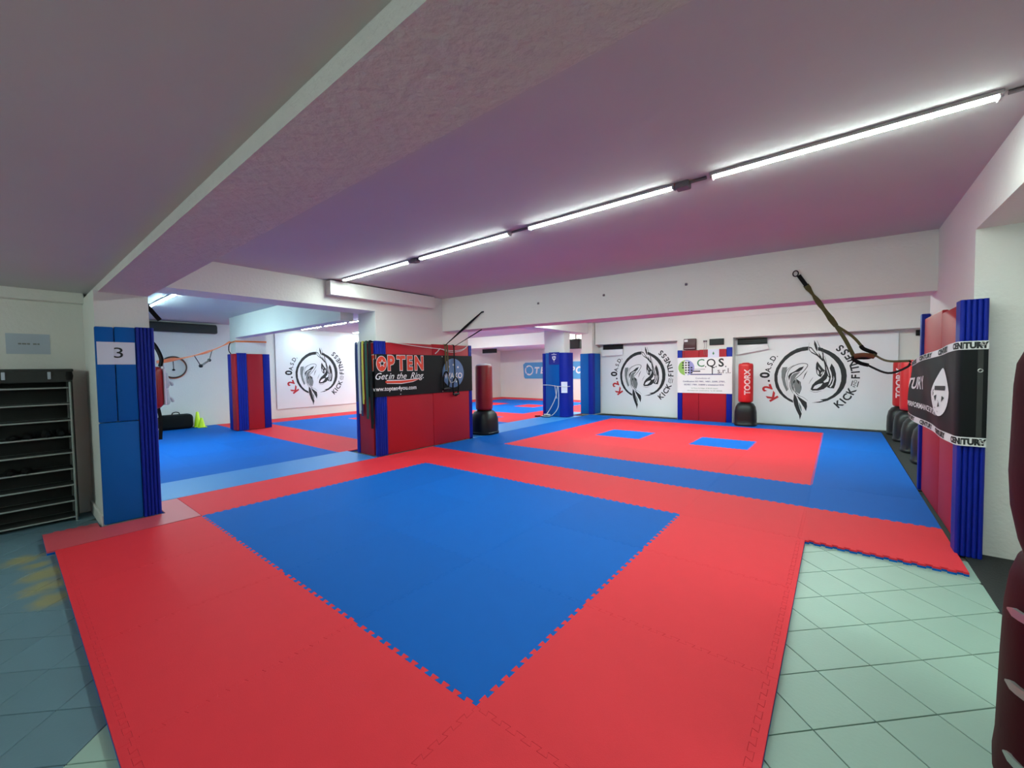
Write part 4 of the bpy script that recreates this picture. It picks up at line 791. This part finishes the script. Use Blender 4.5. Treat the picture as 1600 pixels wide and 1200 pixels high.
printed('faded_word', [rect2d(-1.155 + a, -1.155 + a + w, 1.832, 1.848) for a, w in ((0.0, 0.022), (0.026, 0.03), (0.06, 0.02), (0.1, 0.026), (0.13, 0.016))], M['greyink'], cl, lambda u, v, o: (-5.346 + o, u, v), 0.001, split=True)
# ------------------------------------------------------------------ right pillar banner and olive strap
PC = [(1.815, 4.42), (1.85, 4.2), (1.90, 3.9), (1.945, 3.62), (1.975, 3.42), (1.995, 3.378), (2.132, 3.378)]
cum = [0.0]
for k in range(1, len(PC)): cum.append(cum[-1] + math.dist(PC[k], PC[k - 1]))
LT = cum[-1]
def S_cent(u, v, o):
    u = min(max(u, 0), LT); k = max(i for i in range(len(cum) - 1) if cum[i] <= u + 1e-9); f = (u - cum[k]) / (cum[k + 1] - cum[k])
    x = PC[k][0] + (PC[k + 1][0] - PC[k][0]) * f; y = PC[k][1] + (PC[k + 1][1] - PC[k][1]) * f
    dx, dy = PC[k + 1][0] - PC[k][0], PC[k + 1][1] - PC[k][1]; n = math.hypot(dx, dy); nx, ny = dy / n, -dx / n
    g = max(0.0, 1 - u / 1.05); top = 1.67 - 0.15 * g ** 1.2; bot = 0.86 + 0.11 * g ** 1.3
    bulge = 0.014 * math.sin(9 * u + 5 * v) * max(0.0, min(1.0, (0.98 - u) * 4)) + 0.004
    return (x + nx * (o + bulge), y + ny * (o + bulge), bot + (top - bot) * v)
t = thing('black_pillar_banner', (1.95, 3.9, 0.86), 'black CENTURY banner with white borders wrapped round the right pillar', 'banner')
bm = bmesh.new(); sheet(bm, S_cent, 0.0, LT, 0.0, 1.0, 80, 16, 0.003); cl = link('cloth', bm, M['bblack'], t, smooth=True, angle=50)
pc = lambda u0, u1, v0, v1, n=60: ([(u0 + (u1 - u0) * i / n, v) for i in range(n + 1) for v in (v0, v1)], [(2 * i, 2 * i + 2, 2 * i + 3, 2 * i + 1) for i in range(n)])
printed('white_border', [pc(0, LT, 0.0, 0.085, 80), pc(0, LT, 0.92, 1.0, 80)], M['whiteink'], cl, S_cent, 0.003, split=True)
def ct(s, size, u, v, bold=0.0, shear=0.0, sx=1.0): 
    vs, fs = text2d(s, size, bold, shear, sx=sx); return [(u + x, v + y / 0.8) for x, y in vs], fs
printed('border_word', [ct('CENTURY', 0.062, LT - 0.115 - 0.33 * k, 0.957, 0.004, sx=0.8) for k in range(4)] + [ct('CENTURY', 0.062, LT - 0.115 - 0.33 * k, 0.04, 0.004, sx=0.8) for k in range(4)], M['ink'], cl, S_cent, 0.005, 0.04, split=True)
printed('large_word', [ct('CENTURY', 0.21, -0.02, 0.60, 0.005, 0.3, 0.8), ct('PERFORMANCE SPORT', 0.085, 0.36, 0.26, 0.002, 0.0, 0.8)], M['whiteink'], cl, S_cent, 0.0035, 0.05, split=True)
oval = [(0.74 + 0.15 * math.cos(a) * (1 - 0.55 * max(0, math.sin(a))), 0.50 + 0.27 * math.sin(a)) for a in [2 * math.pi * k / 36 for k in range(36)]]
inner = [(0.74 + (u - 0.74) * 0.80, 0.50 + (v - 0.50) * 0.84) for u, v in oval]
printed('emblem', [poly2d(oval)], M['whiteink'], cl, S_cent, 0.0035, 0.05)
printed('emblem_ring', [poly2d(inner)], M['greyink'], cl, S_cent, 0.0032, 0.05)
printed('emblem_mark', [rect2d(0.66, 0.82, 0.52, 0.57), poly2d([(0.66, 0.45), (0.70, 0.47), (0.69, 0.39)]), poly2d([(0.78, 0.46), (0.82, 0.44), (0.78, 0.39)]), poly2d([(0.74, 0.40), (0.76, 0.34), (0.73, 0.33)])], M['ink'], cl, S_cent, 0.0065, 0.05, split=True)
printed('clear_strip', [pc(LT - 0.055, LT - 0.025, 0.085, 0.92, 4)], M['dgrey'], cl, S_cent, 0.0035)
bm = bmesh.new()
for u, v in ((LT - 0.04, 0.72), (LT - 0.025, 0.045), (LT - 0.03, 0.97)):
    c = Vector(S_cent(u, v, 0.006)); tube(bm, [(c.x + 0.012 * math.cos(a), c.y, c.z + 0.012 * math.sin(a)) for a in [2 * math.pi * k / 12 for k in range(12)]], 0.004, 6, closed=True)
link('eyelets', bm, M['silver'], t)
t = thing('olive_strap', (1.45, 5.0, 1.5), 'olive suspension strap hooked on the beam and pulled to the right pillar', 'strap')
HK = Vector((0.82, 4.955, 2.67)); JN = Vector((1.42, 5.03, 1.62)); EN = Vector((1.815, 4.46, 1.53))
bm = bmesh.new(); tube(bm, [HK + Vector((0.028 * math.cos(a) - 0.0, -0.015, 0.035 * math.sin(a) - 0.03)) for a in [2 * math.pi * k / 16 for k in range(16)]], 0.007, 6, closed=True); link('carabiner', bm, M['blackp'], t, smooth=True)
bm = bmesh.new(); P = [HK.lerp(JN, 0.05 + 0.13 * k / 3) for k in range(4)]; ribbon(bm, P, (1, 0, 0.3), 0.045, 0.012); link('sleeve', bm, M['black'], t)
bm = bmesh.new(); P = [HK.lerp(JN, 0.17 + 0.5 * k / 12) for k in range(13)]; ribbon(bm, P, [(1, 0.6 * math.sin(k * 0.9), 0.3) for k in range(13)], [0.06, 0.065, 0.045, 0.03, 0.05, 0.065, 0.06, 0.045, 0.05, 0.06, 0.065, 0.06, 0.055], 0.005); link('main_webbing', bm, M['olive'], t)
M1 = HK.lerp(JN, 0.66)
bm = bmesh.new(); ribbon(bm, smooth_path([M1, M1.lerp(JN, 0.5) + Vector((-0.01, 0, 0)), JN + Vector((-0.03, 0, -0.02))], 5), (1, 0, 0.3), 0.04, 0.005); link('branch_webbing', bm, M['olive'], t)
bm = bmesh.new(); ribbon(bm, smooth_path([M1, M1.lerp(JN, 0.5) + Vector((0.06, 0, 0.03)), JN + Vector((0.06, 0, 0.06))], 5), (1, 0, 0.3), 0.03, 0.005); link('branch_webbing', bm, M['olive'], t)
bm = bmesh.new(); tube(bm, smooth_path([JN + Vector((0.03, 0, 0.10)), JN + Vector((0.06, 0, 0.06)), JN + Vector((0.16, 0.02, 0.0)), JN + Vector((0.1, 0.02, -0.04)), JN + Vector((-0.04, 0, -0.04)), JN + Vector((0.02, 0, -0.10)), JN + Vector((0.1, 0.02, -0.13))], 4), 0.022, 7); link('knotted_handles', bm, M['black'], t, smooth=True)
bm = bmesh.new(); tube(bm, smooth_path([JN + Vector((-0.03, -0.02, -0.02)), JN + Vector((0.06, -0.02, -0.01)), JN + Vector((0.15, 0.0, -0.03))], 4), 0.028, 8); link('leather_grip', bm, M['brownlea'], t, smooth=True)
bm = bmesh.new(); ribbon(bm, smooth_path([JN + Vector((0.14, 0.02, 0.0)), JN.lerp(EN, 0.6) + Vector((0, 0, -0.03)), EN], 6), (0, 0.3, 1), 0.022, 0.005); link('tail_webbing', bm, M['olive'], t)
bm = bmesh.new(); ribbon(bm, smooth_path([JN + Vector((0.08, 0.02, -0.12)), JN.lerp(EN, 0.62) + Vector((0, 0, -0.16)), EN + Vector((-0.02, 0, -0.06)), EN], 6), (0, 0.3, 1), 0.022, 0.005); link('tail_webbing', bm, M['black'], t)
# ------------------------------------------------------------------ burgundy bag in the right foreground
t = thing('burgundy_bag', (2.03, 0.95, -0.03), 'burgundy vinyl padded bag standing at the right edge of the foreground', 'punching bag')
bx, by = 2.02, 0.98
bm = bmesh.new(); lathe(bm, bx, by, [(0.235, 0.80), (0.252, 0.86), (0.272, 0.98), (0.278, 1.10), (0.275, 1.25), (0.272, 1.42), (0.266, 1.50), (0.25, 1.545), (0.21, 1.575), (0.1, 1.59)], 40, power=2.3); link('upper_pad', bm, M['burg'], t, smooth=True, angle=70)
bm = bmesh.new(); lathe(bm, bx, by, [(0.296, -0.028), (0.298, 0.03), (0.292, 0.10), (0.286, 0.40), (0.28, 0.60), (0.268, 0.72), (0.25, 0.79), (0.235, 0.81)], 40, power=2.3); link('lower_pad', bm, M['burg'], t, smooth=True, angle=70)
for z in (0.62, 0.36, 0.10):
    bm = bmesh.new(); a0 = math.atan2(-1.2723 - by, 1.2509 - bx)
    ribbon(bm, [(bx + 0.30 * math.cos(a0 + s), by + 0.30 * math.sin(a0 + s), z + 0.03 * math.cos(3 * s) - 0.05 * (s - 0.05)) for s in [-1.0 + 0.08 * k for k in range(22)]], (0, 0, 1), [0.006] + [0.03] * 20 + [0.02], 0.012); link('lacing_strap', bm, M['silver'], t)
